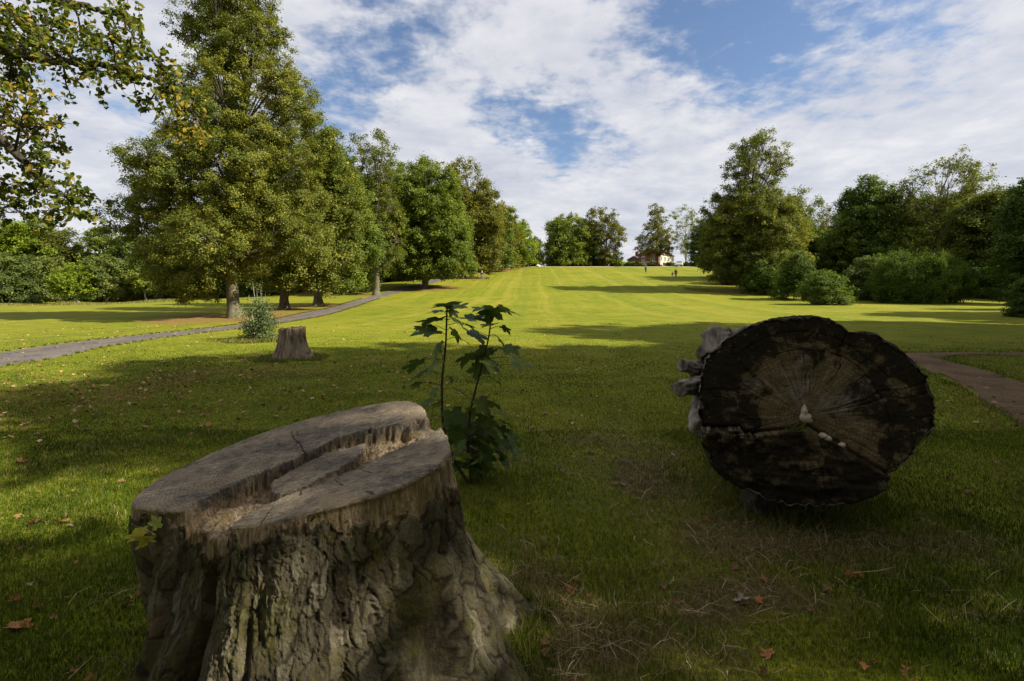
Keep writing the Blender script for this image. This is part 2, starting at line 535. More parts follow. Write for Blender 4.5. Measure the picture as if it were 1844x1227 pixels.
# ------------------------------------------------------------------ tree specification (photo outline rows: y, left, right)
# name, label, base pixel or (x, y) metres, outline rows, leaves, leaf size, cover, trunk radius, clump size, group
AV = 'trees of the avenue on the left'
RT = 'trees along the right edge of the field'
YT = 'young trees of the belt behind the left meadow'
TREES = [
    dict(n='lime_tree', lab='tallest lime tree with thick bare lower trunk beside the path, its top leaving the frame', b=(425, 573), d=31, o=[(-150, 370, 440), (-90, 335, 475), (-30, 322, 492), (40, 320, 508), (90, 335, 505), (118, 350, 515), (150, 338, 585), (210, 320, 575), (235, 305, 535), (270, 262, 545), (310, 242, 562), (350, 234, 572), (400, 236, 580), (450, 252, 568), (468, 262, 545), (492, 280, 415), (552, 300, 362)], m='olive', leaf=.095, cov=.62, tr=.36, cl=.52, nl=56, rl=(.22, .42), low=.60, g=AV, bias=.06, boughs=[(528, 188, 42), (482, 62, 34), (350, 62, 32), (470, 5, 34), (352, 165, 36), (268, 325, 46), (246, 395, 38), (268, 455, 42), (318, 508, 36), (560, 285, 36)]),
    dict(n='lime_tree', lab='olive lime tree just behind the tallest one, short trunk at the path edge', b=(512, 560), d=40, o=[(218, 540, 598), (240, 515, 620), (300, 490, 635), (400, 485, 645), (470, 470, 640), (520, 480, 605)], m='olive', leaf=.15, cov=.62, tr=.34, cl=.7, nl=46, g=AV, boughs=[(575, 245, 28), (602, 262, 20), (628, 400, 28), (600, 330, 30)]),
    dict(n='lime_tree', lab='rounded green lime tree with flared trunk, third along the path', b=(573, 548), d=48, o=[(268, 585, 632), (300, 555, 640), (380, 550, 672), (450, 540, 690), (500, 545, 655), (520, 560, 620)], m='green', leaf=.17, cov=.65, tr=.38, cl=.75, nl=44, g=AV, bias=.1),
    dict(n='lime_tree', lab='lime tree with narrow see-through brownish top, fourth along the path', b=(678, 522), d=66, o=[(236, 655, 690), (252, 635, 712), (300, 632, 722), (350, 636, 718), (400, 642, 722), (450, 635, 722), (485, 638, 708)], airy=325, m='olive', leaf=.2, cov=.6, tr=.38, cl=.9, nl=44, g=AV),
    dict(n='lime_tree', lab='broad dense dark green tree with domed top where the path ends', b=(765, 513), d=76, o=[(288, 728, 770), (310, 708, 805), (360, 698, 838), (420, 700, 855), (470, 700, 850), (492, 715, 835)], m='green', leaf=.22, cov=.75, tr=.42, cl=1.0, nl=46, g=AV, bias=.14, boughs=[(800, 345, 36), (738, 328, 32), (820, 425, 34), (765, 305, 26), (722, 400, 34)]),
    dict(n='lime_tree', lab='tall browning lime tree right of the dark domed one', airy=350, b=(835, 498), d=98, o=[(284, 810, 842), (305, 795, 872), (345, 805, 888), (390, 800, 905), (440, 805, 905), (486, 820, 895)], m='brown', leaf=.30, cov=.62, tr=.42, cl=1.25, nl=44, g=AV, boughs=[(862, 335, 26), (818, 305, 22), (880, 400, 26)]),
    dict(n='lime_tree', lab='brown green lime tree in line behind the tall browning one', b=(893, 486), d=122, o=[(366, 880, 905), (395, 860, 930), (440, 855, 940), (478, 862, 935)], m='brown', leaf=.34, cov=.7, tr=.35, cl=1.3, nl=28, g=AV),
    dict(n='lime_tree', lab='yellow green tree near the far end of the avenue', b=(925, 481), d=134, o=[(378, 900, 925), (400, 885, 948), (440, 885, 962), (474, 890, 955)], m='fresh', leaf=.36, cov=.75, tr=.32, cl=1.3, nl=26, g=AV),
    dict(n='lime_tree', lab='pale green tree last but one of the avenue on the crest', b=(950, 479), d=142, o=[(398, 925, 948), (420, 915, 968), (455, 918, 972), (472, 925, 968)], m='fresh', leaf=.38, cov=.75, tr=.28, cl=1.2, nl=20, g=AV),
    dict(n='lime_tree', lab='small rounded tree with pale trunk ending the avenue on the crest', b=(968, 478), d=146, o=[(428, 955, 972), (445, 948, 981), (468, 952, 980)], m='green', leaf=.38, cov=.75, tr=.2, cl=1.1, nl=12, g=AV, bark='p'),
    # second row in the shade of the avenue
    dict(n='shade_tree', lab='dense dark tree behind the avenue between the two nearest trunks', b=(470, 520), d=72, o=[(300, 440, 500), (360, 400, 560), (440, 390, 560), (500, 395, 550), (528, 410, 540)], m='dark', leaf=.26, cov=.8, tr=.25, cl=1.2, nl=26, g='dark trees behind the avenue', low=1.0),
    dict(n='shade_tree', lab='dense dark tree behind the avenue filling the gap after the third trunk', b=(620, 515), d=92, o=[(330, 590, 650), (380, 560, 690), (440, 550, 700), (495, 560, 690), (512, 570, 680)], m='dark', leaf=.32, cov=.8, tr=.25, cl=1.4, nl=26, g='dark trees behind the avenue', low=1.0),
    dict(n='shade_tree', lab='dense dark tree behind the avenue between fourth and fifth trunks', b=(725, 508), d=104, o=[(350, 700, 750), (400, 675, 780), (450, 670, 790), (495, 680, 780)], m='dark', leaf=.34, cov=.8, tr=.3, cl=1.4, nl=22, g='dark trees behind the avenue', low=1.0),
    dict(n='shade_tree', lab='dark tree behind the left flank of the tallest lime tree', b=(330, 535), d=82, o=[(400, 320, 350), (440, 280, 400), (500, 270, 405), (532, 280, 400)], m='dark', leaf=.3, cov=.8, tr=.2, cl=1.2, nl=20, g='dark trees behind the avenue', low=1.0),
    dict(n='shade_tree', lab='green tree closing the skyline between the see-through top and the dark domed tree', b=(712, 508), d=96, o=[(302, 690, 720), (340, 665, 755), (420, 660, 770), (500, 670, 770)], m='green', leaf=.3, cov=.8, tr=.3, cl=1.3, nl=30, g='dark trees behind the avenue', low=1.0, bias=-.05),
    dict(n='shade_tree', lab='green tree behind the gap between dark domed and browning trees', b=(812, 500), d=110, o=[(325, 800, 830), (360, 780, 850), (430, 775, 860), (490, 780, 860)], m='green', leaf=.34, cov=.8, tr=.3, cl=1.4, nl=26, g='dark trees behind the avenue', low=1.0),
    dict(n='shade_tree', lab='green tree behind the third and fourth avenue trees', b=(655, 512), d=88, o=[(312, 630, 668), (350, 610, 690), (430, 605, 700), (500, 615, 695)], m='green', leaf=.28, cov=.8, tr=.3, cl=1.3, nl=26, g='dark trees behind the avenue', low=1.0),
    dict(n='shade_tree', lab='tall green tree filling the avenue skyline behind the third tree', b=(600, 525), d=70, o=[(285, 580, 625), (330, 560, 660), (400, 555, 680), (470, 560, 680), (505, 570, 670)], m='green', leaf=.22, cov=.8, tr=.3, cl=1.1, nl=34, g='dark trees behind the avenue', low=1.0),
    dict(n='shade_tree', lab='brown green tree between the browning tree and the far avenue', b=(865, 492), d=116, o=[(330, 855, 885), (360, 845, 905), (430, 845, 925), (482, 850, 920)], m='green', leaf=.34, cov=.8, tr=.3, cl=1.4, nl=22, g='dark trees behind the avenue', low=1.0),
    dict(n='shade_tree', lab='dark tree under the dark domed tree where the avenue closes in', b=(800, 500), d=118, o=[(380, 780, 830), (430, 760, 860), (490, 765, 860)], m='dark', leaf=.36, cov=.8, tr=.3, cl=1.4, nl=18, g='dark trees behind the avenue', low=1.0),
    # centre, on the crest
    dict(n='round_tree', lab='dense green round-topped tree left of the gap on the crest', b=(1018, 478), d=150, o=[(388, 1005, 1040), (405, 988, 1058), (440, 980, 1062), (474, 982, 1060)], m='green', leaf=.36, cov=.85, tr=.3, cl=1.4, nl=34, g='trees on the crest', bias=.25),
    dict(n='round_tree', lab='dark green tree between the round-topped and the browning tree on the crest', b=(1055, 478), d=156, o=[(395, 1035, 1062), (420, 1025, 1080), (472, 1028, 1085)], m='dark', leaf=.38, cov=.85, tr=.3, cl=1.4, nl=22, g='trees on the crest'),
    dict(n='loose_tree', lab='taller browning tree with uneven crown in the middle of the crest', b=(1090, 478), d=150, o=[(373, 1065, 1095), (390, 1058, 1112), (420, 1062, 1124), (450, 1070, 1118), (474, 1065, 1120)], m='brown', leaf=.34, cov=.55, tr=.3, cl=1.2, nl=34, g='trees on the crest'),
    dict(n='loose_tree', lab='slim tree with tall bare trunk standing in front of the brick house', b=(1184, 483), d=150, o=[(368, 1170, 1198), (385, 1160, 1208), (420, 1155, 1212), (445, 1146, 1215), (458, 1160, 1205)], m='brown', leaf=.32, cov=.5, tr=.3, cl=1.1, nl=30, g='trees on the crest'),
    dict(n='sparse_tree', lab='thin pale half-bare tree behind the white end of the house', b=(1236, 484), d=172, o=[(371, 1222, 1248), (395, 1212, 1260), (430, 1208, 1258), (460, 1215, 1250)], m='grey', leaf=.34, cov=.22, tr=.25, cl=1.2, nl=26, g='trees on the crest'),
    dict(n='round_tree', lab='dark spreading tree right of the parked white vehicle', b=(1272, 487), d=146, o=[(388, 1268, 1292), (410, 1248, 1312), (440, 1242, 1322), (472, 1244, 1322)], m='dark', leaf=.34, cov=.8, tr=.35, cl=1.4, nl=36, g=RT),
    # right edge of the field
    dict(n='lime_tree', lab='tallest tree on the right with open narrow top above a dense olive crown', airy=348, b=(1352, 522), d=71, o=[(240, 1350, 1392), (262, 1315, 1412), (300, 1305, 1415), (335, 1308, 1395), (352, 1282, 1410), (400, 1272, 1430), (450, 1268, 1432), (498, 1290, 1415)], m='olive', leaf=.19, cov=.62, tr=.4, cl=.9, nl=76, rl=(.22, .36), g=RT, boughs=[(1388, 292, 27), (1328, 300, 25), (1360, 264, 22), (1300, 375, 34), (1290, 425, 32), (1415, 385, 30), (1345, 375, 38)]),
    dict(n='lime_tree', lab='olive tree with slanting open top touching the tallest right-hand tree', airy=400, b=(1425, 520), d=76, o=[(340, 1415, 1450), (355, 1400, 1474), (400, 1405, 1455), (450, 1395, 1450), (500, 1400, 1445)], m='olive', leaf=.24, cov=.5, tr=.3, cl=.95, nl=36, g=RT, bias=.05),
    dict(n='round_tree', lab='dark leafy tree at the left foot of the tallest right-hand tree', b=(1300, 495), d=96, o=[(400, 1290, 1310), (430, 1265, 1330), (490, 1270, 1335)], m='dark', leaf=.3, cov=.7, tr=.3, cl=1.2, nl=22, g=RT, low=1.0),
    dict(n='sparse_tree', lab='small half-bare tree in the dip of the right-hand skyline', b=(1490, 516), d=98, o=[(372, 1478, 1502), (390, 1465, 1512), (420, 1460, 1515), (470, 1465, 1510)], m='brown', leaf=.26, cov=.22, tr=.2, cl=1.0, nl=26, g=RT),
    dict(n='round_tree', lab='dark undergrowth tree below the half-bare one on the right', b=(1495, 515), d=90, o=[(410, 1470, 1520), (440, 1450, 1550), (505, 1450, 1560)], m='dark', leaf=.3, cov=.8, tr=.25, cl=1.2, nl=26, g=RT, low=1.0),
    dict(n='round_tree', lab='dark green tree with stepped dome crown right of the dip', b=(1570, 520), d=80, o=[(322, 1545, 1585), (340, 1528, 1608), (380, 1512, 1622), (420, 1500, 1630), (460, 1485, 1625), (505, 1500, 1620)], m='dark', leaf=.26, cov=.75, tr=.4, cl=1.1, nl=52, g=RT, bias=.22),
    dict(n='lime_tree', lab='tall tree with flat open fan-shaped top above the dark right-hand wood', airy=350, b=(1695, 528), d=74, o=[(276, 1680, 1735), (295, 1655, 1765), (325, 1635, 1775), (355, 1622, 1760), (400, 1640, 1745), (450, 1625, 1760), (500, 1640, 1750)], m='olive', leaf=.24, cov=.42, tr=.4, cl=.95, nl=64, rl=(.2, .34), g=RT),
    dict(n='round_tree', lab='brown green tree with flat crown between the fan-topped tree and the frame edge', b=(1780, 525), d=66, o=[(348, 1750, 1830), (370, 1730, 1850), (430, 1720, 1860), (500, 1725, 1850)], m='olive', leaf=.24, cov=.7, tr=.35, cl=1.0, nl=44, g=RT, bias=-.08),
    dict(n='round_tree', lab='dark tree between the stepped dome and the fan-topped tree', b=(1650, 522), d=88, o=[(350, 1640, 1670), (380, 1615, 1700), (440, 1605, 1710), (510, 1610, 1700)], m='dark', leaf=.3, cov=.8, tr=.3, cl=1.2, nl=30, g=RT, low=1.0),
    dict(n='round_tree', lab='green tree filling the right bank behind the tallest tree and its slanting neighbour', b=(1400, 512), d=92, o=[(365, 1370, 1420), (400, 1330, 1465), (450, 1320, 1475), (505, 1330, 1470)], m='green', leaf=.3, cov=.75, tr=.3, cl=1.3, nl=34, g=RT, bias=-.08),
    dict(n='round_tree', lab='green tree low behind the fan-topped tree', b=(1720, 515), d=92, o=[(345, 1690, 1740), (375, 1650, 1790), (440, 1640, 1800), (505, 1650, 1790)], m='dark', leaf=.3, cov=.75, tr=.3, cl=1.3, nl=34, g=RT, bias=.1),
    dict(n='round_tree', lab='near black leafy tree cut by the right frame edge', b=(1862, 540), d=50, o=[(318, 1838, 1880), (345, 1822, 1910), (420, 1808, 1930), (480, 1805, 1930), (535, 1815, 1920)], m='dark', leaf=.19, cov=.75, tr=.3, cl=.9, nl=50, g=RT, low=1.0),
    # left belt, back
    dict(n='back_tree', lab='bright yellow green tree at the far left behind the young trees', b=(30, 545), d=96, o=[(398, 20, 60), (415, -30, 90), (450, -40, 100), (520, -30, 90)], m='fresh', leaf=.32, cov=.85, tr=.3, cl=1.3, nl=36, g='taller trees behind the young belt', bias=-.05),
    dict(n='back_tree', lab='bronze brown round tree behind the young trees at the left', b=(108, 545), d=98, o=[(412, 90, 125), (428, 70, 142), (460, 65, 150), (520, 70, 145)], m='brown', leaf=.32, cov=.7, tr=.3, cl=1.3, nl=26, g='taller trees behind the young belt', bias=-.3),
    dict(n='back_tree', lab='green tree with a yellow patch between the bronze tree and the tallest lime', b=(182, 545), d=98, o=[(412, 165, 185), (428, 148, 205), (460, 145, 215), (520, 150, 210)], m='green', leaf=.32, cov=.75, tr=.3, cl=1.3, nl=26, g='taller trees behind the young belt', bias=.15),
    dict(n='back_tree', lab='dull green tree half hidden behind the left side of the tallest lime tree', b=(250, 545), d=98, o=[(425, 225, 260), (445, 208, 290), (520, 210, 300)], m='dark', leaf=.32, cov=.75, tr=.3, cl=1.3, nl=22, g='taller trees behind the young belt', bias=.2),
    # left belt, front
    dict(n='young_tree', lab='dark low young tree in the left corner of the belt', b=(18, 551), d=70, o=[(458, 0, 40), (480, -25, 60), (520, -30, 65), (548, -25, 60)], m='grey', leaf=.22, cov=.8, tr=.12, cl=.8, nl=34, g=YT, low=1.0, bias=-.3),
    dict(n='young_tree', lab='grey green young tree second from the left frame edge', b=(75, 551), d=74, o=[(460, 62, 95), (480, 45, 115), (520, 45, 118), (540, 50, 110)], m='grey', leaf=.22, cov=.7, tr=.1, cl=.8, nl=24, g=YT),
    dict(n='young_tree', lab='light green young tree with leaning pale trunk in the belt', b=(142, 551), d=69, o=[(474, 128, 152), (492, 105, 168), (512, 98, 175), (528, 112, 162)], m='fresh', leaf=.2, cov=.7, tr=.13, cl=.75, nl=24, g=YT, bark='p', lean=-3),
    dict(n='young_tree', lab='silvery green young tree right of the light green one', b=(188, 549), d=71, o=[(462, 172, 205), (480, 158, 222), (512, 158, 222), (531, 168, 214)], m='grey', leaf=.21, cov=.7, tr=.1, cl=.75, nl=24, g=YT, bias=-.12),
    dict(n='young_tree', lab='bushy green young tree at the left skirt of the tallest lime', b=(228, 547), d=73, o=[(470, 218, 245), (488, 205, 262), (520, 203, 265), (540, 208, 255)], m='green', leaf=.22, cov=.75, tr=.1, cl=.8, nl=24, g=YT, bias=.15),
    dict(n='young_tree', lab='young tree with slanting white trunk under the lime branches', b=(266, 545), d=71, o=[(480, 248, 275), (500, 240, 300), (524, 245, 298)], m='green', leaf=.2, cov=.6, tr=.13, cl=.75, nl=20, g=YT, bark='p', lean=-6, bias=.1),
    dict(n='young_tree', lab='dull green young tree right of the white-trunked one', b=(318, 543), d=74, o=[(478, 305, 335), (495, 290, 352), (535, 290, 350)], m='dark', leaf=.22, cov=.7, tr=.1, cl=.8, nl=22, g=YT, bias=.2),
    dict(n='young_tree', lab='dark young tree left of the thick lime trunk', b=(372, 541), d=76, o=[(480, 360, 390), (500, 345, 408), (536, 348, 405)], m='dark', leaf=.22, cov=.75, tr=.1, cl=.8, nl=22, g=YT),
]


SB = 'shrubs along the right edge of the field'
UB = 'undergrowth in the shade behind the avenue'
HB = 'shrubs along the crest'
BB = 'undergrowth behind the young belt'
SHRUBS = [
    dict(n='shrub', lab='dark green upright shrub left of the low spreading one on the right', b=(1430, 532), d=58, o=[(455, 1424, 1442), (480, 1405, 1465), (532, 1398, 1470)], m='dark', leaf=.17, cov=.75, cl=.7, nl=26, g=SB, bias=.08),
    dict(n='shrub', lab='low spreading green shrub standing foremost on the lawn at the right', b=(1487, 549), d=50, o=[(487, 1478, 1500), (505, 1455, 1522), (548, 1450, 1526)], m='dark', leaf=.15, cov=.6, cl=.6, nl=26, g=SB, bias=.18),
    dict(n='shrub', lab='round wispy olive bush, the largest of the right-hand bushes', b=(1650, 545), d=53, o=[(466, 1615, 1690), (488, 1590, 1716), (520, 1584, 1720), (545, 1600, 1695)], m='dark', leaf=.12, cov=.75, cl=.6, nl=56, g=SB, bias=.02, wisp=1),
    dict(n='shrub', lab='bluish grey bush pressed against the left of the round wispy bush', b=(1570, 543), d=58, o=[(462, 1552, 1590), (490, 1532, 1618), (542, 1530, 1630)], m='grey', leaf=.17, cov=.75, cl=.7, nl=32, g=SB, bias=-.2),
    dict(n='shrub', lab='dark bush under the trunk of the tallest right-hand tree', b=(1385, 524), d=66, o=[(468, 1365, 1400), (490, 1345, 1420), (524, 1340, 1425)], m='dark', leaf=.2, cov=.75, cl=.8, nl=22, g=SB, bias=.2),
    dict(n='shrub', lab='pale leaved bush left of the tallest right-hand tree trunk', b=(1310, 508), d=84, o=[(468, 1300, 1325), (485, 1282, 1335), (508, 1282, 1338)], m='olive', leaf=.24, cov=.75, cl=.9, nl=18, g=SB),
    dict(n='shrub', lab='dark green shrub cut by the right frame edge, low at the lawn', b=(1846, 574), d=31, o=[(500, 1838, 1860), (530, 1824, 1885), (573, 1820, 1890)], m='dark', leaf=.1, cov=.7, cl=.4, nl=26, g=SB, bias=.15),
    dict(n='shrub', lab='black green bush right of the round wispy bush', b=(1745, 528), d=64, o=[(470, 1730, 1775), (495, 1705, 1800), (528, 1705, 1800)], m='dark', leaf=.2, cov=.8, cl=.8, nl=26, g=SB),
    dict(n='shrub', lab='black green bush between the round bush and the right frame edge', b=(1815, 530), d=60, o=[(470, 1800, 1840), (495, 1780, 1860), (530, 1780, 1860)], m='dark', leaf=.2, cov=.8, cl=.8, nl=26, g=SB),
    dict(n='shrub', lab='dark bush behind the gap between the spreading shrub and the bluish bush', b=(1525, 522), d=84, o=[(465, 1510, 1545), (490, 1495, 1560), (522, 1495, 1560)], m='dark', leaf=.24, cov=.8, cl=.9, nl=22, g=SB),
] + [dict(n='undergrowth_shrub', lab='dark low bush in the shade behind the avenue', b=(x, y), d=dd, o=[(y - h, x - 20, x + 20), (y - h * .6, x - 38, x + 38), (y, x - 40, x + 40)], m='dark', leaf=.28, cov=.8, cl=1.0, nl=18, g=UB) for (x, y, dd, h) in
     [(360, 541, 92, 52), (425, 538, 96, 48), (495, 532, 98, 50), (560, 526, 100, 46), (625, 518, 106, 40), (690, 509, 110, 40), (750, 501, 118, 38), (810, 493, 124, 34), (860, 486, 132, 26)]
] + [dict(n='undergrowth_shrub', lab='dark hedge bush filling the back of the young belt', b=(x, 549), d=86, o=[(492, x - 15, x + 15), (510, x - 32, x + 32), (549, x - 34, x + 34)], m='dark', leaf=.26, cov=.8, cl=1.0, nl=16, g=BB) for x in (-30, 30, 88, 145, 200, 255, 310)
] + [dict(n='hedge_shrub', lab=l_, b=(x, y), d=dd, o=[(y - h, x - w_ * .6, x + w_ * .6), (y - h * .5, x - w_, x + w_), (y, x - w_, x + w_)], m=mm, leaf=.34, cov=.8, cl=1.0, nl=14, g=HB) for (x, y, dd, h, w_, mm, l_) in
     [(1005, 479, 158, 14, 26, 'dark', 'dark bush under the round-topped tree on the crest'), (1062, 479, 160, 14, 26, 'dark', 'dark bush under the dark tree on the crest'), (1105, 480, 160, 20, 16, 'dark', 'dark bush right of the browning tree on the crest'),
      (1130, 482, 158, 9, 12, 'fresh', 'yellow green bush at the left corner of the brick house'), (1148, 483, 156, 9, 10, 'green', 'low green bush before the brick house'), (1176, 484, 156, 5, 16, 'dark', 'low dark hedge before the middle of the brick house'),
      (1207, 485, 158, 11, 10, 'dark', 'dark bush at the right corner of the house'), (1240, 487, 158, 14, 16, 'dark', 'dark bush behind the parked white vehicle'), (1275, 489, 140, 20, 26, 'dark', 'dark bush at the foot of the dark spreading tree'), (955, 479, 158, 16, 24, 'dark', 'dark bush closing the far end of the avenue')]]
for S_ in SHRUBS:
    S_.setdefault('tr', .05)
    S_['low'] = 1.0
    S_['shrub'] = 1
NTREES = len(TREES)
TREES = TREES + SHRUBS


def pxw(px, dd):
    return (px - CX) / F * dd


for T in TREES:
    dd = T['d']
    T['x'] = pxw(T['b'][0], dd)
    T['z'] = tz(T['x'], dd)
    if not T.get('shrub'):
        TREES_XY.append((T['x'], dd, max((r[2] - r[1]) for r in T['o']) / 2 / F * dd))

# ------------------------------------------------------------------ ground
n_ = 470
s_ = np.linspace(-1, 1, n_)
gx = 900 * np.sinh(6.6 * s_) / math.sinh(6.6)
gy = 5 + 900 * np.sinh(6.6 * s_) / math.sinh(6.6)
GX, GY = np.meshgrid(gx, gy)
GZ = terrain(GX, GY)
litter = np.zeros_like(GX)
for (tx, ty, tr_) in TREES_XY:
    q = np.hypot((GX - tx), (GY - ty)) / (tr_ * 1.25)
    litter = np.maximum(litter, (1 - ss(q, .35, 1.15)) * (.95 if tx < 10 else .75))
# leaf fall of the overhanging near tree and along both path edges
litter = np.maximum(litter, .42 * np.exp(-(((GX + 7) / 5) ** 2 + ((GY - 9.5) / 5) ** 2)))
litter = np.maximum(litter, .5 * np.exp(-(((GX + 8.2) / .9) ** 2 + ((GY - 16.2) / .6) ** 2)) * 2)
litter = np.clip(litter + .3 * fbm(GX * .5, GY * .5, 2.2, 4) * (litter > .04), 0, 1)
straw = straw_mask(GX, GY) * (np.hypot(GX, GY) < 14)
I = np.arange(n_ - 1)
q = (I[:, None] * n_ + I[None, :])
quads = np.stack([q, q + 1, q + n_ + 1, q + n_], -1).reshape(-1, 4)
gme = mesh_np('ground', np.stack([GX, GY, GZ], -1).reshape(-1, 3), quads, None, True, {'litter': ('POINT', litter.ravel()), 'straw': ('POINT', straw.ravel())})


def grass_colour(t, v):
    """mown turf colour seen from a distance, from world position v"""
    n_big = t.noise(v, .12, 4, .5)
    n_mid = t.noise(v, 1.1, 5, .6)
    n_fine = t.noise(v, 14, 5, .65)
    base = t.ramp(t.math('ADD', t.math('MULTIPLY', n_mid, .45), t.math('MULTIPLY', n_fine, .55)),
                  [(.33, (.066, .084, .004)), (.5, (.138, .156, .008)), (.68, (.222, .222, .016))])
    base = t.mix(t.math('MULTIPLY', t.sstep(n_big, .42, .62), .38), base, (.225, .200, .020))
    # mower lines running up the field
    w_ = t.noise(v, .035, 2, .5)
    sxx = t.node('ShaderNodeSeparateXYZ', i0=v)
    lx = t.math('ADD', sxx.outputs[0], t.math('ADD', t.math('MULTIPLY', w_, 3), t.math('MULTIPLY', sxx.outputs[1], -.04)))
    lv = t.node('ShaderNodeCombineXYZ', i0=lx, i1=t.math('MULTIPLY', sxx.outputs[1], .006)).outputs[0]
    st = t.noise(lv, .55, 3, .7)
    base = t.mix(t.math('MULTIPLY', t.sstep(t.noise(v, .38, 6, .7), .52, .66), .45), base, (.055, .090, .010))
    base = t.mix(t.math('MULTIPLY', t.sstep(t.noise(v, .8, 5, .75), .60, .70), .5), base, (.25, .185, .06))
    far = t.sstep(sxx.outputs[1], 14, 30)
    base = t.mix(t.math('MULTIPLY', t.math('MULTIPLY', t.sstep(st, .52, .60), far), .26), base, (.28, .225, .040))
    base = t.mix(t.math('MULTIPLY', t.math('MULTIPLY', t.sstep(st, .47, .40), far), .28), base, (.09, .130, .012))
    return base, n_mid, n_fine


m, t, o = new_mat('turf')
v = t.node('ShaderNodeNewGeometry').outputs['Position']
base, n_mid, n_fine = grass_colour(t, v)
la = t.node('ShaderNodeAttribute', _attribute_name='litter').outputs['Fac']
sa = t.node('ShaderNodeAttribute', _attribute_name='straw').outputs['Fac']
ln = t.noise(v, 7, 6, .75)
ln2 = t.noise(v, 2.1, 4, .6)
lm = t.sstep(t.math('ADD', la, t.math('MULTIPLY', t.math('SUBTRACT', t.math('ADD', t.math('MULTIPLY', ln, .6), t.math('MULTIPLY', ln2, .4)), .5), 1.9)), .42, .75)
base = t.mix(t.math('MULTIPLY', lm, .85), base, t.ramp(t.noise(v, 23, 3, .7), [(.35, (.10, .055, .02)), (.6, (.25, .15, .05))]))
sm = t.sstep(t.math('ADD', sa, t.math('MULTIPLY', t.math('SUBTRACT', t.noise(v, 22, 5, .8), .5), 1.1)), .25, .7)
base = t.mix(t.math('MULTIPLY', sm, .8), base, t.ramp(t.noise(v, 60, 4, .7), [(.35, (.035, .022, .012)), (.6, (.13, .085, .045))]))
principled(t, o, base, .95, t.math('ADD', n_fine, t.math('MULTIPLY', t.noise(v, 50, 3, .7), .7)), .8, .03, .1)
TURF = m
tag(link('ground', gme, m), kind='structure')


def path_mat(name, a, b, sc):
    m, t, o = new_mat(name)
    v = t.node('ShaderNodeNewGeometry').outputs['Position']
    n1 = t.noise(v, sc, 6, .75)
    n2 = t.noise(v, 1.3, 4, .6)
    vo = t.node('ShaderNodeTexVoronoi', Vector=v, Scale=sc * 1.3)
    col = t.mix(t.math('MULTIPLY', t.sstep(n2, .4, .65), .5), t.ramp(n1, [(.33, a), (.66, b)]), tuple(c * .65 for c in a))
    col = t.mix(t.math('MULTIPLY', t.sstep(t.noise(v, 9, 5, .8), .58, .66), .8), col, (.20, .11, .045))
    principled(t, o, col, .92, t.math('ADD', n1, vo.outputs[0]), .7, .02, .15)
    return m


def path_mesh(name, Q, mat, sag, ragged, lift=.022, nx=9, kindlabel=None):
    T_ = np.gradient(Q[:, :2], axis=0)
    T_ /= np.linalg.norm(T_, axis=1)[:, None]
    N_ = np.stack([-T_[:, 1], T_[:, 0]], -1)
    u = np.linspace(-1, 1, nx)
    hw = Q[:, 2]
    L = np.arange(len(Q))
    V = []
    for k in u:
        e = hw * k * (1 + ragged * vn(L * .31, 5 * np.sign(k) + 2) * (abs(k) > .9) + ragged * .5 * vn(L * .9, 7 * np.sign(k)) * (abs(k) > .9))
        X = Q[:, 0] + N_[:, 0] * e
        Y = Q[:, 1] + N_[:, 1] * e
        Z = terrain(X, Y) + lift - (abs(k) > .99) * lift * 1.5 - sag * (1 - k * k) * 0
        V.append(np.stack([X, Y, Z], -1))
    V = np.stack(V, 1)
    n0, n1 = V.shape[:2]
    q = (np.arange(n0 - 1)[:, None] * n1 + np.arange(n1 - 1)[None, :])
    quads = np.stack([q, q + 1, q + n1 + 1, q + n1], -1).reshape(-1, 4)
    return tag(link(name, mesh_np(name, V.reshape(-1, 3), quads, None, True), mat), kind='structure')


path_mesh('path', PATHS[0], path_mat('tarmac', (.085, .074, .066), (.17, .148, .130), 34), 0, .05)
path_mesh('gravel_path', PATHS[1], path_mat('worn_gravel', (.075, .044, .022), (.23, .150, .080), 30), 0, .40)
path_mesh('crest_path', PATHS[2], path_mat('pale_gravel', (.34, .30, .23), (.5, .45, .36), 20), 0, .1, .06)


# ------------------------------------------------------------------ trees
def unit(a):
    return a / (np.linalg.norm(a, axis=-1, keepdims=True) + 1e-9)


def leaf_quads(P, Nrm, L, tint, rng, wid=.78, droop=.0):
    """one folded leaf-shaped quad per point"""
    n = len(P)
    a = unit(np.cross(Nrm, rng.normal(size=(n, 3))))
    b = np.cross(Nrm, a)
    a = unit(a - np.array([0, 0, droop]))
    L = np.broadcast_to(L, (n,))[:, None]
    V = np.stack([P - a * L * .5, P + b * L * wid * .5 + Nrm * L * .10, P + a * L * .62, P - b * L * wid * .5 + Nrm * L * .10], 1)
    return V.reshape(-1, 3), tint


